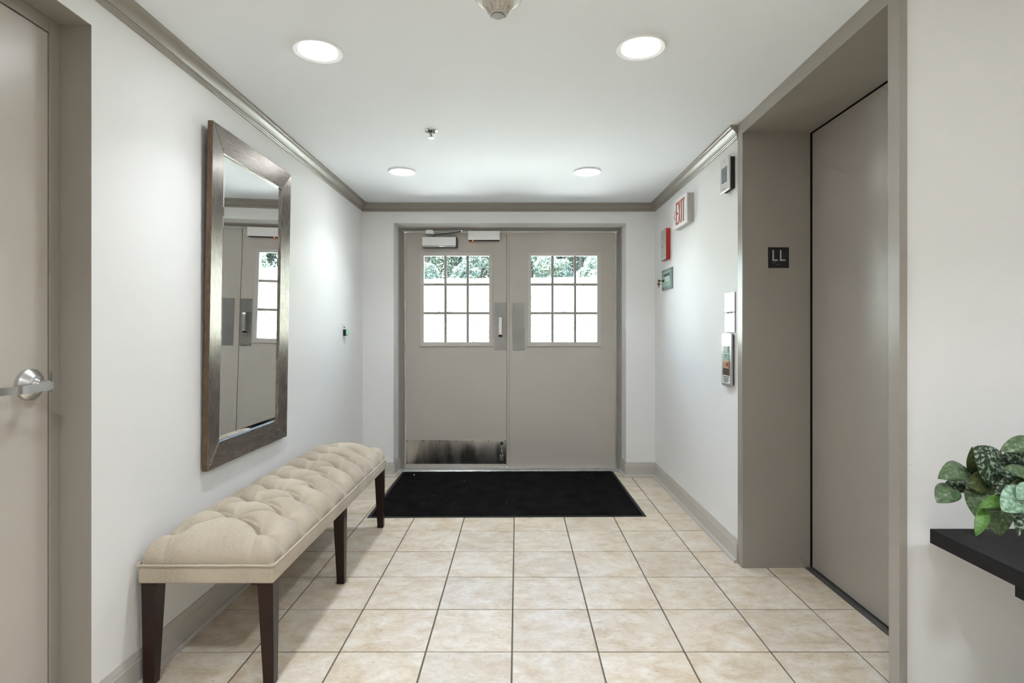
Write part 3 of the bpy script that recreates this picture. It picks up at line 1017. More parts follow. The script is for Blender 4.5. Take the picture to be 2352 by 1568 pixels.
for k in range(26):
    x, y, s = random.uniform(-0.88, 0.88), random.uniform(-0.56, 0.57), random.uniform(0.0006, 0.0014)
    if k == 0:
        x, y, s = -0.80, 0.47, 0.004
    lint.box(x - s, x + s, y - s, y + s, 0.0098, 0.0098 + 1.6 * s)
lo = lint.build('lint_specks', M['paper'], mt)
lo['kind'] = 'stuff'

# ------------------------------------------------------------------ ceiling fittings
lamp_d = bpy.data.lights.new('downlight', 'AREA')
lamp_d.shape = 'DISK'
lamp_d.size = 0.140
lamp_d.energy = LAMP_W
lamp_d.spread = math.radians(112)
lamp_d.color = (0.885, 0.935, 1.0)


fill_lamp_d = lamp_d.copy()
fill_lamp_d.energy = LAMP_W * 2.1  # stronger output for the added lamps, as front fill


def downlight(x, y, label, group='round recessed ceiling lights', r=0.095):
    t = thing('ceiling_light', label, 'ceiling light', (x, y, ZC), group)
    MB().lathe([(r, 0.0), (r, -0.006), (r - 0.0010, -0.0086), (r - 0.003, -0.0096), (r - 0.020, -0.0066), (r - 0.0215, -0.0050), (r - 0.0215, 0.0)], (x, y, ZC), 'z', 48, cap=False).build('trim_ring', M['ring'], t, smooth=30)
    rr = r - 0.0215
    MB().lathe([(rr, -0.001), (rr, -0.0046), (rr * 0.6, -0.0052), (0.002, -0.0055)], (x, y, ZC), 'z', 28, cap=True).build('lens', M['lamp'], t, smooth=40)
    la_ = bpy.data.objects.new('lamp', lamp_d if y > 1 else fill_lamp_d)
    COL.objects.link(la_)
    la_.parent = t
    la_.location = (0, 0, -0.0060)
downlight(-0.780, 2.20, 'round lit ceiling light nearest the mirror')
downlight(0.478, 2.175, 'round lit ceiling light nearest the elevator')
downlight(-0.786, 3.84, 'round lit ceiling light above the far end of the bench')
downlight(0.479, 3.84, 'round lit ceiling light near the exit sign')
for yy in (0.52, -1.12, -2.76):  # unseen lamps added behind the camera to fill the room
    for xx in (-0.78, 0.478):
        downlight(xx, yy, 'added unseen ceiling light behind the camera for front fill', 'added fill lights behind the camera')
downlight(1.74, 0.52, 'added unseen ceiling light behind the camera for front fill', 'added fill lights behind the camera')
downlight(1.74, -1.12, 'added unseen ceiling light behind the camera for front fill', 'added fill lights behind the camera')

sx, sy = -0.0625, 1.835
smk = thing('smoke_detector', 'round cream smoke detector at the top of the ceiling', 'smoke detector', (sx, sy, ZC))
MB().lathe([(0.081, 0.0), (0.081, -0.008), (0.079, -0.014), (0.072, -0.020), (0.053, -0.024)], (sx, sy, ZC), 'z', 56).build('base_ring', M['detector'], smk, smooth=28)
MB().lathe([(0.0515, -0.018), (0.0515, -0.036), (0.049, -0.040), (0.033, -0.046), (0.0285, -0.052), (0.0265, -0.066), (0.0235, -0.071), (0.0215, -0.071)], (sx, sy, ZC), 'z', 48).build('sensor_body', M['detector_body'], smk, smooth=28)
MB().lathe([(0.0218, -0.0705), (0.0218, -0.0722)], (sx, sy, ZC), 'z', 32).build('seam_ring', M['gunmetal'], smk)
MB().lathe([(0.0205, -0.070), (0.0205, -0.0735), (0.019, -0.0745)], (sx, sy, ZC), 'z', 32).build('bottom_cap', M['grey'], smk, smooth=30)
for k in range(8):
    a = math.radians(k * 45 + 90)
    ca, sa = math.cos(a), math.sin(a)
    mb = MB()
    pts = [(0.027, -0.066), (0.033, -0.066), (0.041, -0.0435), (0.027, -0.044)]
    bm = mb.bm
    A, B = [], []
    for (rr, zz_) in pts:
        for lst, w in ((A, -0.0045), (B, 0.0045)):
            lst.append(bm.verts.new((sx + rr * ca - w * sa, sy + rr * sa + w * ca, ZC + zz_)))
    bm.faces.new(A); bm.faces.new(B[::-1])
    for i in range(4):
        j = (i + 1) % 4
        bm.faces.new((A[i], B[i], B[j], A[j]))
    mb.build('fin', M['detector_body'], smk)

px_, py_ = -0.470, 3.07
spk = thing('fire_sprinkler', 'small chrome pendent fire sprinkler in the ceiling', 'sprinkler', (px_, py_, ZC))
MB().lathe([(0.037, 0.0), (0.037, -0.002), (0.034, -0.005), (0.024, -0.007), (0.022, -0.003)], (px_, py_, ZC), 'z', 36).build('escutcheon', M['chrome2'], spk, smooth=30)
MB().lathe([(0.0205, -0.0055), (0.0205, -0.0078)], (px_, py_, ZC), 'z', 30).build('cup', M['black'], spk)
MB().lathe([(0.0075, -0.006), (0.0075, -0.016), (0.005, -0.017)], (px_, py_, ZC), 'z', 16).build('body', M['steel'], spk, smooth=30)
for s in (-1, 1):
    MB().tube([(px_ + s * 0.007, py_, ZC - 0.014), (px_ + s * 0.011, py_, ZC - 0.022), (px_ + s * 0.009, py_, ZC - 0.032), (px_ + s * 0.002, py_, ZC - 0.040)], 0.0018, 8).build('yoke_arm', M['steel'], spk, smooth=40)
MB().tube([(px_, py_, ZC - 0.016), (px_, py_, ZC - 0.040)], 0.0024, 8).build('bulb', M['black'], spk, smooth=40)
MB().lathe([(0.004, -0.038), (0.0155, -0.041), (0.0155, -0.0422), (0.004, -0.0415)], (px_, py_, ZC), 'z', 24).build('deflector', M['chrome2'], spk, smooth=30)

# ------------------------------------------------------------------ fittings on the right wall
XW = XR
def hbox(mb, y0, y1, z0, z1, d0, d1, bev=0.0):
    """box on the right wall: d = distance out from the wall"""
    return mb.box(XW - d1, XW - d0, y0, y1, z0, z1, bev)


# exit sign
ex = thing('exit_sign', 'white exit sign with red letters and arrow on the right wall', 'exit sign', (XW, 3.90, 1.967))
hbox(MB(), 3.748, 4.062, 1.967, 2.162, 0.0, 0.044, 0.002).build('housing', M['exit_side'], ex)
hbox(MB(), 3.746, 4.064, 1.965, 2.164, 0.042, 0.050, 0.0015).build('face_plate', M['white'], ex)
for yy in (3.7475,):
    MB().box(XW - 0.036, XW - 0.012, yy - 0.001, yy + 0.001, 2.075, 2.130).build('knockout', M['exit_side'], ex)
    MB().box(XW - 0.033, XW - 0.016, yy - 0.0016, yy, 2.052, 2.078).build('knockout', M['exit_side'], ex)
FX = XW - 0.0505
ZL0, ZL1 = 1.987, 2.145
def letter(name, polys):
    """each poly is [(y,z)] laid on the face plate as a thin red inlay"""
    mb = MB()
    for p in polys:
        mb.prism(p, 'x', FX - 0.0006, FX + 0.0006)
    return mb.build(name, M['exit_red'], ex)
def rect(y0, y1, z0, z1):
    return [(y0, z0), (y1, z0), (y1, z1), (y0, z1)]
st = 0.017
letter('letter_e', [rect(3.976, 3.993, ZL0, ZL1), rect(3.943, 3.976, ZL1 - st, ZL1), rect(3.943, 3.976, (ZL0 + ZL1) / 2 - st / 2, (ZL0 + ZL1) / 2 + st / 2), rect(3.943, 3.976, ZL0, ZL0 + st)])
letter('letter_x', [[(3.936, ZL1), (3.918, ZL1), (3.880, ZL0), (3.898, ZL0)]])
letter('letter_x_stroke', [[(3.898, ZL1), (3.880, ZL1), (3.918, ZL0), (3.936, ZL0)]]).location.x -= 0.0003
letter('letter_i', [rect(3.849, 3.868, ZL0, ZL1)])
letter('letter_t', [rect(3.790, 3.840, ZL1 - st, ZL1), rect(3.806, 3.824, ZL0, ZL1 - st)])
zm = (ZL0 + ZL1) / 2 - 0.004
letter('arrow', [[(4.048, zm), (4.040, zm), (4.012, zm + 0.028), (4.018, zm + 0.034)], [(4.048, zm), (4.018, zm - 0.034), (4.012, zm - 0.028), (4.040, zm)]])
# red slot edges behind the letters show dark at the near edge of every stroke
for y in (3.9745, 3.8490, 3.8060):
    MB().prism(rect(y, y + 0.0045, ZL0, ZL1 - (st if y < 3.83 else 0)), 'x', FX - 0.0012, FX).build('slot_edge', M['exit_dark'], ex)

# fire alarm box
fa = thing('fire_alarm', 'red fire alarm box with grey front under the exit sign', 'fire alarm', (XW, 4.395, 1.796))
hbox(MB(), 4.322, 4.472, 1.796, 2.034, 0.0, 0.033, 0.002).build('housing', M['red'], fa)
hbox(MB(), 4.3235, 4.4705, 1.798, 2.031, 0.033, 0.0355, 0.001).build('front_plate', M['grey'], fa)
MB().lathe([(0.010, 0.0), (0.010, -0.004), (0.006, -0.005)], (XW - 0.0355, 4.412, 1.905), 'x', 20).build('lock', M['chrome2'], fa, smooth=30)
MB().lathe([(0.0045, 0.0), (0.0045, -0.0015)], (XW - 0.0402, 4.412, 1.905), 'x', 12).build('keyhole', M['black'], fa)
MB().box(XW - 0.0362, XW - 0.0353, 4.335, 4.465, 1.828, 1.831).build('seam', M['steelgrey'], fa)

# keypad panel with keys
kp2 = thing('alarm_panel', 'small grey wall panel with keypad and hanging keys', 'control panel', (XW, 4.40, 1.565))
hbox(MB(), 4.252, 4.545, 1.565, 1.727, 0.0, 0.009, 0.002).build('cover', M['steelgrey'], kp2)
hbox(MB(), 4.290, 4.505, 1.588, 1.706, 0.009, 0.0115, 0.001).build('door_plate', M['teal'], kp2)
hbox(MB(), 4.305, 4.470, 1.671, 1.690, 0.0115, 0.0128).build('display', M['black'], kp2)
hbox(MB(), 4.312, 4.395, 1.673, 1.685, 0.0128, 0.0135).build('display_window', M['screen'], kp2)
for i in range(3):
    for j in range(2):
        MB().lathe([(0.0100, 0.0), (0.0100, -0.003), (0.008, -0.004)], (XW - 0.0115, 4.330 + i * 0.045, 1.634 + j * 0.021), 'x', 16).build('key_button', M['paper'], kp2, smooth=30)
for y in (4.272, 4.525):
    for z in (1.578, 1.716):
        MB().lathe([(0.004, 0.0), (0.003, -0.002)], (XW - 0.009, y, z), 'x', 10).build('screw', M['gunmetal'], kp2)
MB().lathe([(0.009, 0.0), (0.009, -0.010)], (XW - 0.0115, 4.478, 1.640), 'x', 18).build('lock', M['black'], kp2, smooth=30)
keys = thing('key', 'brass key standing in the lock of the grey wall panel', 'key', (XW - 0.03, 4.478, 1.640))
MB().box(XW - 0.040, XW - 0.0215, 4.4765, 4.4795, 1.6365, 1.6435).build('blade', M['brass'], keys)
MB().lathe([(0.0105, -0.0015), (0.0105, 0.0015)], (XW - 0.048, 4.478, 1.640), 'y', 20).build('bow', M['brass'], keys, smooth=30)
key2 = thing('key', 'brass key hanging on a ring below the panel lock', 'key', (XW - 0.05, 4.478, 1.61))
MB().lathe([(0.0112, -0.0015), (0.0112, 0.0015)], (XW - 0.052, 4.474, 1.6145), 'y', 20).build('bow', M['brass'], key2, smooth=30)
MB().box(XW - 0.055, XW - 0.049, 4.4725, 4.4755, 1.586, 1.605).build('blade', M['brass'], key2)
ring = [(XW - 0.050, 4.476 + 0.004 * math.sin(a), 1.6275 + 0.0075 * math.cos(a)) for a in [2 * math.pi * k / 16 for k in range(16)]]
MB().tube(ring, 0.0009, 6, closed=True).build('ring', M['chrome'], key2, smooth=40)

# hall lantern beside the elevator
la = thing('hall_lantern', 'steel elevator floor indicator with grey screen high beside the frame', 'floor indicator', (XW, 3.10, 2.0))
hbox(MB(), 3.040, 3.160, 2.008, 2.180, 0.0, 0.024, 0.001).build('back_box', M['black'], la)
hbox(MB(), 3.034, 3.168, 2.001, 2.188, 0.024, 0.036, 0.005).build('face_plate', M['steel'], la)
hbox(MB(), 3.062, 3.140, 2.050, 2.136, 0.0355, 0.0372, 0.0).build('screen', M['screen'], la)
for z in (2.018, 2.172):
    MB().lathe([(0.0032, 0.0), (0.0025, -0.0012)], (XW - 0.036, 3.101, z), 'x', 10).build('screw', M['gunmetal'], la)

# sign plate above the call panel
sp = thing('sign_plate', 'shiny blank steel sign plate above the elevator call buttons', 'sign plate', (XW, 3.10, 1.228))
hbox(MB(), 3.034, 3.176, 1.342, 1.4455, 0.0, 0.0055, 0.0008).build('upper_plate', M['polished'], sp)
hbox(MB(), 3.034, 3.176, 1.228, 1.331, 0.0, 0.0055, 0.0008).build('lower_plate', M['polished'], sp)
hbox(MB(), 3.034, 3.178, 1.331, 1.342, 0.0, 0.0045).build('text_strip', M['paper'], sp)
hbox(MB(), 3.0318, 3.034, 1.228, 1.4455, 0.0, 0.0052).build('dark_edge', M['gunmetal'], sp)
for k in range(8):
    y = 3.142 - k * 0.011
    h = 0.0022 + 0.0012 * (k % 3)
    hbox(MB(), y - 0.0038, y + 0.0032, 1.3365 - h, 1.3365 + h, 0.0045, 0.0051).build('letter_mark', M['red'] if k in (3, 4) else M['ink'], sp)
for z in (1.236, 1.438):
    hbox(MB(), 3.112, 3.126, z - 0.003, z + 0.003, 0.0055, 0.0068).build('clip', M['gunmetal'], sp)

# call panel
cp = thing('call_panel', 'steel elevator call button panel with white sticker at its foot', 'call panel', (XW, 3.10, 0.93))
def rounded_rect(y0, y1, z0, z1, r, n=5):
    pts = []
    for cy, cz, a0 in ((y1 - r, z1 - r, 0), (y0 + r, z1 - r, 90), (y0 + r, z0 + r, 180), (y1 - r, z0 + r, 270)):
        for k in range(n):
            a = math.radians(a0 + 90 * k / (n - 1))
            pts.append((cy + r * math.cos(a), cz + r * math.sin(a)))
    return pts
MB().prism(rounded_rect(3.048, 3.172, 0.938, 1.216, 0.012), 'x', XW - 0.014, XW).build('back_box', M['gunmetal'], cp)
MB().prism(rounded_rect(3.040, 3.180, 0.930, 1.222, 0.014), 'x', XW - 0.021, XW - 0.013).build('face_plate', M['steel'], cp)
fx = 0.021
pb = hbox(MB(), 3.070, 3.155, 1.113, 1.152, fx, fx + 0.003, 0.001).build('button_plate', M['teal'], cp)
hbox(MB(), 3.076, 3.112, 1.118, 1.148, fx + 0.003, fx + 0.006, 0.001).build('button', M['grey'], pb)
MB().prism([(3.150, 1.126), (3.124, 1.126), (3.137, 1.146)], 'x', XW - fx - 0.004, XW - fx - 0.0029).build('up_arrow', M['paper'], pb)
pb2 = hbox(MB(), 3.070, 3.155, 1.073, 1.110, fx, fx + 0.003, 0.001).build('button_plate', M['teal'], cp)
MB().lathe([(0.010, 0.0), (0.010, -0.0012)], (XW - fx - 0.003, 3.112, 1.098), 'x', 20).build('lens_ring', M['steelgrey'], pb2)
pb3 = hbox(MB(), 3.070, 3.155, 1.032, 1.070, fx, fx + 0.003, 0.001).build('key_plate', M['copper'], cp)
hbox(MB(), 3.066, 3.070, 1.032, 1.070, fx, fx + 0.003).build('plate_edge', M['rust'], cp)
MB().lathe([(0.011, 0.0), (0.011, -0.0025), (0.008, -0.003)], (XW - fx - 0.003, 3.090, 1.052), 'x', 20).build('key_switch', M['rust'], pb3)
MB().lathe([(0.007, 0.0), (0.007, -0.005)], (XW - fx - 0.003, 3.090, 1.052), 'x', 18).build('key_cylinder', M['chrome2'], pb3, smooth=30)
hbox(MB(), 3.068, 3.155, 0.992, 1.029, fx, fx + 0.0015).build('dark_window', M['brown'], cp)
stk = hbox(MB(), 3.058, 3.168, 0.946, 0.988, fx, fx + 0.0006).build('sticker', M['paper'], cp)
for r_, (a, b) in enumerate(((3.160, 3.068), (3.154, 3.076), (3.152, 3.080), (3.142, 3.092))):
    y = a
    z = 0.9815 - r_ * 0.0095
    k = 0
    while y > b:
        w = (0.0055, 0.0035, 0.0065, 0.0045)[k % 4]
        hbox(MB(), y - w, y, z - 0.0032, z + 0.0032, fx + 0.0006, fx + 0.0009).build('print_mark', M['ink'], stk)
        y -= w + 0.0022
        k += 1
for z in (0.938, 1.208):
    MB().lathe([(0.0035, 0.0), (0.0028, -0.0015)], (XW - fx, 3.112, z), 'x', 10).build('screw', M['chrome2'], cp)

# floor plate on the elevator jamb
fp = thing('floor_sign', 'square black floor sign reading LL on the elevator jamb', 'sign', (1.36, YE1, 1.562))
MB().box(1.306, 1.4135, YE1 - 0.004, YE1, 1.562, 1.669, 0.0008).build('plate', M['black'], fp)
for xx in (1.327, 1.366):
    MB().prism([(xx, 1.598), (xx + 0.0285, 1.598), (xx + 0.0285, 1.6055), (xx + 0.0075, 1.6055), (xx + 0.0075, 1.654), (xx, 1.654)], 'y', YE1 - 0.0055, YE1 - 0.004).build('letter_l', M['grey'], fp)
for (bx_, bz_) in ((1.340, 1.591), (1.332, 1.585), (1.351, 1.580), (1.362, 1.578)):
    MB().lathe([(0.0018, 0.0), (0.0008, -0.0012)], (bx_, YE1 - 0.004, bz_), 'y', 8).build('braille_dot', M['grey'], fp)

# ------------------------------------------------------------------ door release button on the left wall
rb = thing('exit_button', 'steel wall plate with big green push button beside the entrance', 'push button', (XL, 4.275, 1.18))
MB().box(XL, XL + 0.004, 4.238, 4.312, 1.181, 1.297, 0.001).build('plate', M['white'], rb)
MB().box(XL + 0.003, XL + 0.024, 4.246, 4.292, 1.204, 1.252, 0.004, 2).build('bezel', M['black'], rb)
MB().box(XL + 0.022, XL + 0.032, 4.249, 4.290, 1.207, 1.249, 0.004, 2).build('button', M['green'], rb, smooth=40)
MB().lathe([(0.006, 0.0), (0.005, 0.006)], (XL + 0.004, 4.270, 1.268), 'x', 14).build('red_light', M['red'], rb, smooth=40)
for z in (1.189, 1.289):
    MB().lathe([(0.003, 0.0), (0.002, 0.0012)], (XL + 0.004, 4.272, z), 'x', 10).build('screw', M['steel_dull'], rb)

# ------------------------------------------------------------------ table and plant
TX, TY, TZ = 1.245, 1.695, 0.632
tab = thing('pedestal_table', 'black wood-grain table at the right edge under the plant', 'table', (1.62, 1.36, 0))
MB().box(TX, TX + 0.78, TY - 0.70, TY, TZ - 0.043, TZ, 0.0015).build('table_top', M['table'], tab)
MB().box(TX + 0.036, TX + 0.74, TY - 0.66, 1.446, TZ - 0.088, TZ - 0.043, 0.001).build('apron', M['table'], tab)
MB().box(1.60, 1.70, 1.28, 1.38, 0.03, TZ - 0.088, 0.004).build('pedestal', M['table'], tab)
MB().box(1.42, 1.88, 1.12, 1.54, 0.0, 0.03, 0.003).build('base_plate', M['table'], tab)

PX, PY = 1.415, 1.43
plant = thing('potted_pothos', 'trailing silver-spotted green houseplant on the black table', 'plant', (PX, PY, TZ))
MB().lathe([(0.052, 0.0), (0.060, 0.004), (0.074, 0.10), (0.078, 0.118), (0.078, 0.126), (0.071, 0.126), (0.068, 0.108), (0.0, 0.108)], (PX, PY, TZ), 'z', 40, cap=False).build('pot', M['pot'], plant, smooth=30)
MB().lathe([(0.0695, 0.098), (0.0695, 0.110), (0.03, 0.114), (0.001, 0.114)], (PX, PY, TZ), 'z', 28).build('soil', M['soil'], plant, smooth=40)


def leaf(b, t, width, mtl, face=(0, -1, 0.25), arch=0.2, fold=0.25, curl=0.0):
    """heart-shaped leaf from base b to tip t; face = the way its upper side looks"""
    b, t = Vector(b), Vector(t)
    ax = t - b
    L_ = ax.length
    ax.normalize()
    fn = Vector(face)
    fn = (fn - ax * fn.dot(ax)).normalized()
    sd_ = ax.cross(fn).normalized()
    nu, nv = 15, 9
    vs2, fs = [], []
    for i in range(nu):
        s = i / (nu - 1)
        # half-width of a heart leaf
        w = 2.6 * (max(s, 0.0) ** 0.5) * ((1 - s) ** 0.85) * 0.95
        w = max(w, 0.0)
        for j in range(nv):
            q = -1 + 2 * j / (nv - 1)
            along = s * L_ - 0.16 * L_ * (abs(q) ** 1.5) * (1 - s) ** 2.0      # rounded lobes behind the stalk
            across = q * w * width / 2
            h = arch * L_ * math.sin(math.pi * min(1, s * 1.0)) * 0.9 - fold * abs(across) - curl * L_ * s * s
            h += 0.010 * L_ * math.sin(q * 7 + s * 9)
            vs2.append(b + ax * along + sd_ * across + fn * h)
    for i in range(nu - 1):
        for j in range(nv - 1):
            a = i * nv + j
            fs.append((a, a + 1, a + nv + 1, a + nv))
    me = bpy.data.meshes.new('leaf')
    me.from_pydata([tuple(v) for v in vs2], [], fs)
    o = link('leaf', me, mtl, plant)
    me.polygons.foreach_set('use_smooth', [True] * len(me.polygons))
    so = o.modifiers.new('thickness', 'SOLIDIFY')
    so.thickness = 0.0009
    return o


def stalk(p, r=0.0012, mid=None):
    p = Vector(p)
    root = Vector((PX + random.uniform(-0.04, 0.0), PY + random.uniform(-0.03, 0.03), TZ + 0.112))
    c_ = Vector(mid) if mid is not None else (p + root) / 2 + Vector((0.01, 0, 0.03))
    pts = [root * (1 - s) ** 2 + c_ * 2 * s * (1 - s) + p * s * s for s in [k / 10 for k in range(11)]]
    MB().tube(pts, r, 7).build('stem', M['stem'], plant, smooth=50)


ls, lm, lo_, lb, li = M['leaf_spot'], M['leaf_mid'], M['leaf_olive'], M['leaf_bright'], M['leaf_mint']
leaves = [
    # base px,py,Y     tip px,py,Y        width  mat  face            arch fold
    ((2218, 1082, 1.50), (2154, 1098, 1.46), 0.062, lm, (0.05, -0.75, 0.75), 0.26, 0.30),
    ((2223, 1115, 1.52), (2163, 1124, 1.50), 0.050, ls, (0.05, -0.70, 0.75), 0.24, 0.30),
    ((2188, 1121, 1.47), (2152, 1154, 1.44), 0.056, lm, (-0.45, -0.75, 0.5), 0.20, 0.30),
    ((2304, 1096, 1.46), (2236, 1026, 1.44), 0.094, ls, (-0.25, -0.85, 0.45), 0.10, 0.20),
    ((2246, 1086, 1.50), (2233, 1026, 1.47), 0.044, lo_, (-0.3, -0.9, 0.1), 0.06, 0.20),
    ((2276, 1106, 1.48), (2220, 1112, 1.45), 0.060, lo_, (-0.1, -0.9, 0.3), 0.12, 0.25),
    ((2262, 1112, 1.47), (2297, 1231, 1.42), 0.104, lm, (-0.3, -0.9, 0.15), 0.10, 0.18),
    ((2272, 1108, 1.50), (2262, 1158, 1.475), 0.085, lm, (-0.3, -0.9, 0.15), 0.08, 0.18),
    ((2313, 1146, 1.42), (2246, 1166, 1.38), 0.034, lb, (0.0, -0.7, 0.7), 0.12, 0.15),
    ((2261, 1173, 1.40), (2241, 1231, 1.37), 0.030, lb, (-0.4, -0.85, 0.3), 0.16, 0.25),
    ((2374, 1018, 1.45), (2296, 1036, 1.43), 0.050, lm, (0.0, -0.75, 0.65), 0.18, 0.20),
    ((2385, 1040, 1.47), (2302, 1052, 1.45), 0.066, ls, (0.0, -0.8, 0.6), 0.12, 0.20),
    ((2372, 1075, 1.45), (2290, 1084, 1.44), 0.066, ls, (0.0, -0.85, 0.5), 0.08, 0.20),
    ((2380, 1100, 1.41), (2303, 1076, 1.39), 0.048, lm, (0.0, -0.7, 0.7), 0.14, 0.20),
    ((2340, 1098, 1.44), (2285, 1136, 1.41), 0.034, ls, (-0.3, -0.6, 0.7), 0.16, 0.20),
    ((2352, 1104, 1.41), (2302, 1136, 1.39), 0.022, lo_, (-0.3, -0.8, 0.5), 0.16, 0.20),
    ((2352, 1132, 1.38), (2300, 1172, 1.36), 0.064, li, (-0.2, -0.9, 0.4), 0.08, 0.15),
    ((2366, 1118, 1.37), (2336, 1146, 1.36), 0.040, li, (-0.1, -0.9, 0.4), 0.08, 0.15),
    ((2345, 1166, 1.40), (2338, 1232, 1.38), 0.026, ls, (-0.5, -0.8, 0.2), 0.10, 0.30),
]
for (bp_, tp_, w, m_, fc, ar, fo) in leaves:
    B_ = at(*bp_)
    leaf(B_, at(*tp_), w, m_, fc, ar, fo)
    stalk(B_)
for k in range(14):          # the rest of the plant, beyond the picture edge
    a = random.uniform(-1.4, 2.6)
    B_ = Vector((PX + 0.03 + 0.07 * math.cos(a), PY + 0.07 * math.sin(a), TZ + 0.17 + random.uniform(0, 0.09)))
    T_ = B_ + Vector((0.075 * math.cos(a), 0.075 * math.sin(a), random.uniform(-0.05, 0.01)))
    leaf(B_, T_, random.uniform(0.05, 0.075), random.choice([ls, lm, li]), (0.2 * math.cos(a), 0.2 * math.sin(a), 1), 0.18, 0.2)
    stalk(B_)

# ------------------------------------------------------------------ outdoors: lawn, path, trees
def ground_z(x, y):
    s = np.clip((y - 7.0) / 4.0, 0, 1)
    z = -0.05 + 0.5 * 0.20 * 4.0 * s * s + 0.20 * np.clip(y - 11.0, 0, 16.5) + 0.07 * np.clip(y - 27.5, 0, 60)
    return z + 0.012 * x * np.clip((y - 8) / 20, 0, 1)


def lawn():
    xs = np.concatenate([np.linspace(-40, -10, 16), np.linspace(-9.5, 14, 60), np.linspace(15, 60, 24)])
    ys = np.concatenate([np.linspace(5.16, 30, 70), np.linspace(31, 90, 20)])
    X, Y = np.meshgrid(xs, ys, indexing='ij')
    Z = ground_z(X, Y) + rng.uniform(-0.035, 0.035, X.shape) * (Y > 6.5)
    nx, ny = X.shape
    idx = np.arange(nx * ny).reshape(nx, ny)
    f = np.stack([idx[:-1, :-1], idx[1:, :-1], idx[1:, 1:], idx[:-1, 1:]], -1).reshape(-1, 4)
    me = bpy.data.meshes.new('lawn')
    me.from_pydata(np.stack([X, Y, Z], -1).reshape(-1, 3).tolist(), [], f.tolist())
    o = link('lawn', me, M['grass'])
    me.polygons.foreach_set('use_smooth', [True] * len(me.polygons))
    tag(o, 'bright sunlit grass bank rising outside the door windows', 'lawn', kind='structure')
lawn()
pm = MB()
bm = pm.bm
prev = None
for x in np.linspace(-30, 40, 30):
    a = [bm.verts.new((x, y, float(ground_z(x, y)) + dz)) for y, dz in ((26.6, -0.1), (26.6, 0.20), (29.2, 0.34), (29.2, -0.1))]
    if prev:
        for k in range(4):
            j = (k + 1) % 4
            bm.faces.new((prev[k], prev[j], a[j], a[k]))
    prev = a
tag(pm.build('path', M['concrete']), 'pale path along the foot of the trees outside', 'path', kind='structure')


tag(MB().box(-2.6, 2.5, 5.20, 8.2, -0.15, 0.005, 0.01).build('bounce_slab', M['concrete']), 'pale concrete slab added outside the doors to bounce light inside', 'bounce_slab', kind='structure')  # added to bounce sunlight through the door windows onto the ceiling


def crown_mesh(name, n, rx, ry, z0, z1, leaf_s, seed, blobs=9):
    r = np.random.default_rng(seed)
    cs = [(r.uniform(-rx * 0.6, rx * 0.6), r.uniform(-ry * 0.6, ry * 0.6), r.uniform(z0 + 0.3, z1 - 0.6), r.uniform(0.55, 1.0)) for _ in range(blobs)]
    V, Fc = [], []
    for k in range(n):
        cx, cy, cz, s = cs[int(r.integers(len(cs)))]
        d = r.normal(size=3)
        d /= np.linalg.norm(d)
        rad = r.uniform(0.55, 1.0) ** 0.5
        p = np.array([cx, cy, cz]) + d * rad * np.array([rx * 0.6, ry * 0.6, (z1 - z0) * 0.22]) * s
        a = r.normal(size=3)
        a /= np.linalg.norm(a)
        b = np.cross(a, r.normal(size=3))
        b /= np.linalg.norm(b)
        ls_ = leaf_s * r.uniform(0.6, 1.3)
        i = len(V)
        V += [tuple(p - a * ls_), tuple(p + b * ls_ * 0.5), tuple(p + a * ls_), tuple(p - b * ls_ * 0.5)]
        Fc.append((i, i + 1, i + 2, i + 3))
    me = bpy.data.meshes.new(name)
    me.from_pydata(V, [], Fc)
    me.materials.append(M['foliage'])
    return me


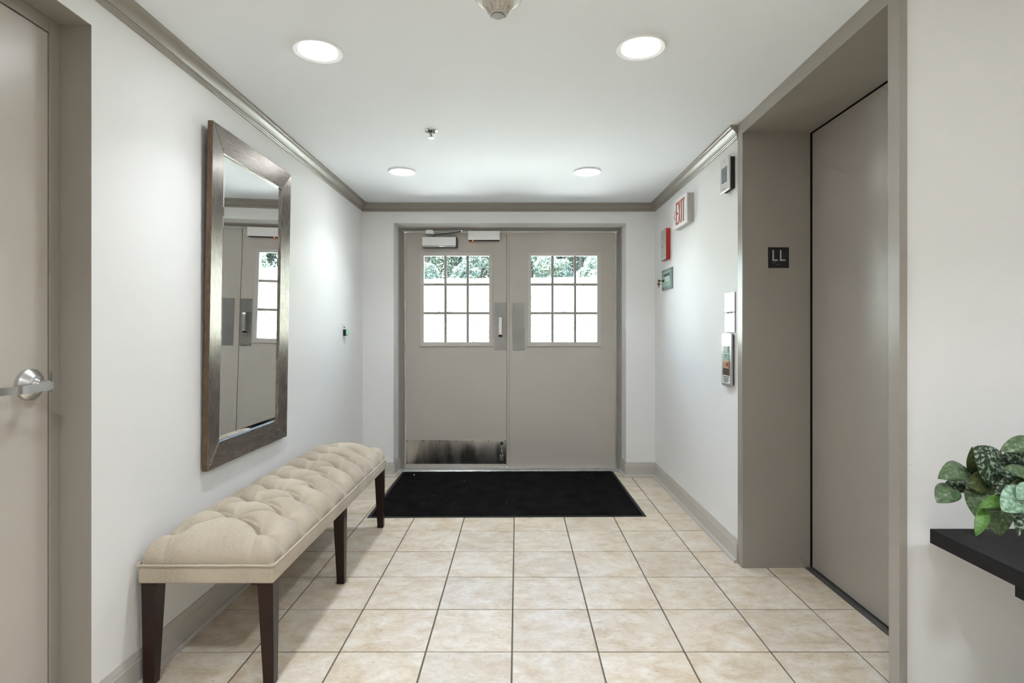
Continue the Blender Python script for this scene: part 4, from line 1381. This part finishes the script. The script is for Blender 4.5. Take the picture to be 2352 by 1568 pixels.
def trunk_mesh(h, r, seed):
    rr = np.random.default_rng(seed)
    mb = MB()
    pts = [(rr.uniform(-0.03, 0.03) * k, rr.uniform(-0.03, 0.03) * k, -0.3 + h * k / 6) for k in range(7)]
    mb.tube(pts, [r * (1 - 0.1 * k) for k in range(7)], 10)
    for k in range(4):
        a = rr.uniform(0, 6.28)
        z = h * rr.uniform(0.45, 0.8)
        mb.tube([(0, 0, z), (0.5 * math.cos(a), 0.5 * math.sin(a), z + 0.6), (1.0 * math.cos(a), 1.0 * math.sin(a), z + 1.5)], [r * 0.4, r * 0.3, r * 0.15], 7)
    bmesh.ops.recalc_face_normals(mb.bm, faces=mb.bm.faces[:])
    me = bpy.data.meshes.new('trunk')
    mb.bm.to_mesh(me)
    mb.bm.free()
    me.materials.append(M['bark'])
    return me


crowns = [crown_mesh('crown', 16000, 1.36, 1.36, 0.6, 8.2, 0.105, s, 18) for s in (1, 2, 3)]
trunks = [trunk_mesh(6.5, 0.16, s) for s in (4, 5, 6)]
bushes = [crown_mesh('bush_leaves', 4200, 1.05, 0.9, 0.0, 2.2, 0.085, s, 7) for s in (11, 12, 13)]
k = 0
for row, (y0, xs0, step) in enumerate(((34.0, -8.5, 3.1), (37.4, -6.95, 3.1), (40.8, -8.3, 3.1), (44.2, -7.0, 3.1))):
    x = xs0
    while x < 19:
        X_, Y_ = x + random.uniform(-0.12, 0.12), y0 + random.uniform(-0.12, 0.12)
        z = float(ground_z(X_, Y_))
        t = thing('tree', 'leafy green tree in the wood seen through the door windows', 'tree', (X_, Y_, z), 'trees on the bank outside', local=True)
        t.rotation_euler = (0, 0, random.uniform(0, 6.28))
        s = random.uniform(0.92, 1.0)
        t.scale = (s, s, s)
        for nm, me in (('trunk', trunks[k % 3]), ('crown', crowns[(k * 2 + row) % 3])):
            o = bpy.data.objects.new(nm, me)
            COL.objects.link(o)
            o.parent = t
            if nm == 'crown':
                o['kind'] = 'stuff'
        x += step
        k += 1
x = -10.5
while x < 19:
    X_, Y_ = x + random.uniform(-0.1, 0.1), 31.4 + random.uniform(-0.1, 0.1)
    o = bpy.data.objects.new('bush', bushes[k % 3])
    COL.objects.link(o)
    o.location = (X_, Y_, float(ground_z(X_, Y_)) - 0.05)
    o.rotation_euler = (0, 0, random.uniform(0, 6.28))
    s = random.uniform(0.85, 1.0)
    o.scale = (s, s, s * random.uniform(0.7, 1.1))
    tag(o, 'low green bush at the foot of the trees outside', 'bush', 'bushes on the bank outside')
    k += 1
    x += 2.5

for o in bpy.data.objects:
    if 'local_build' in o:
        del o['local_build']
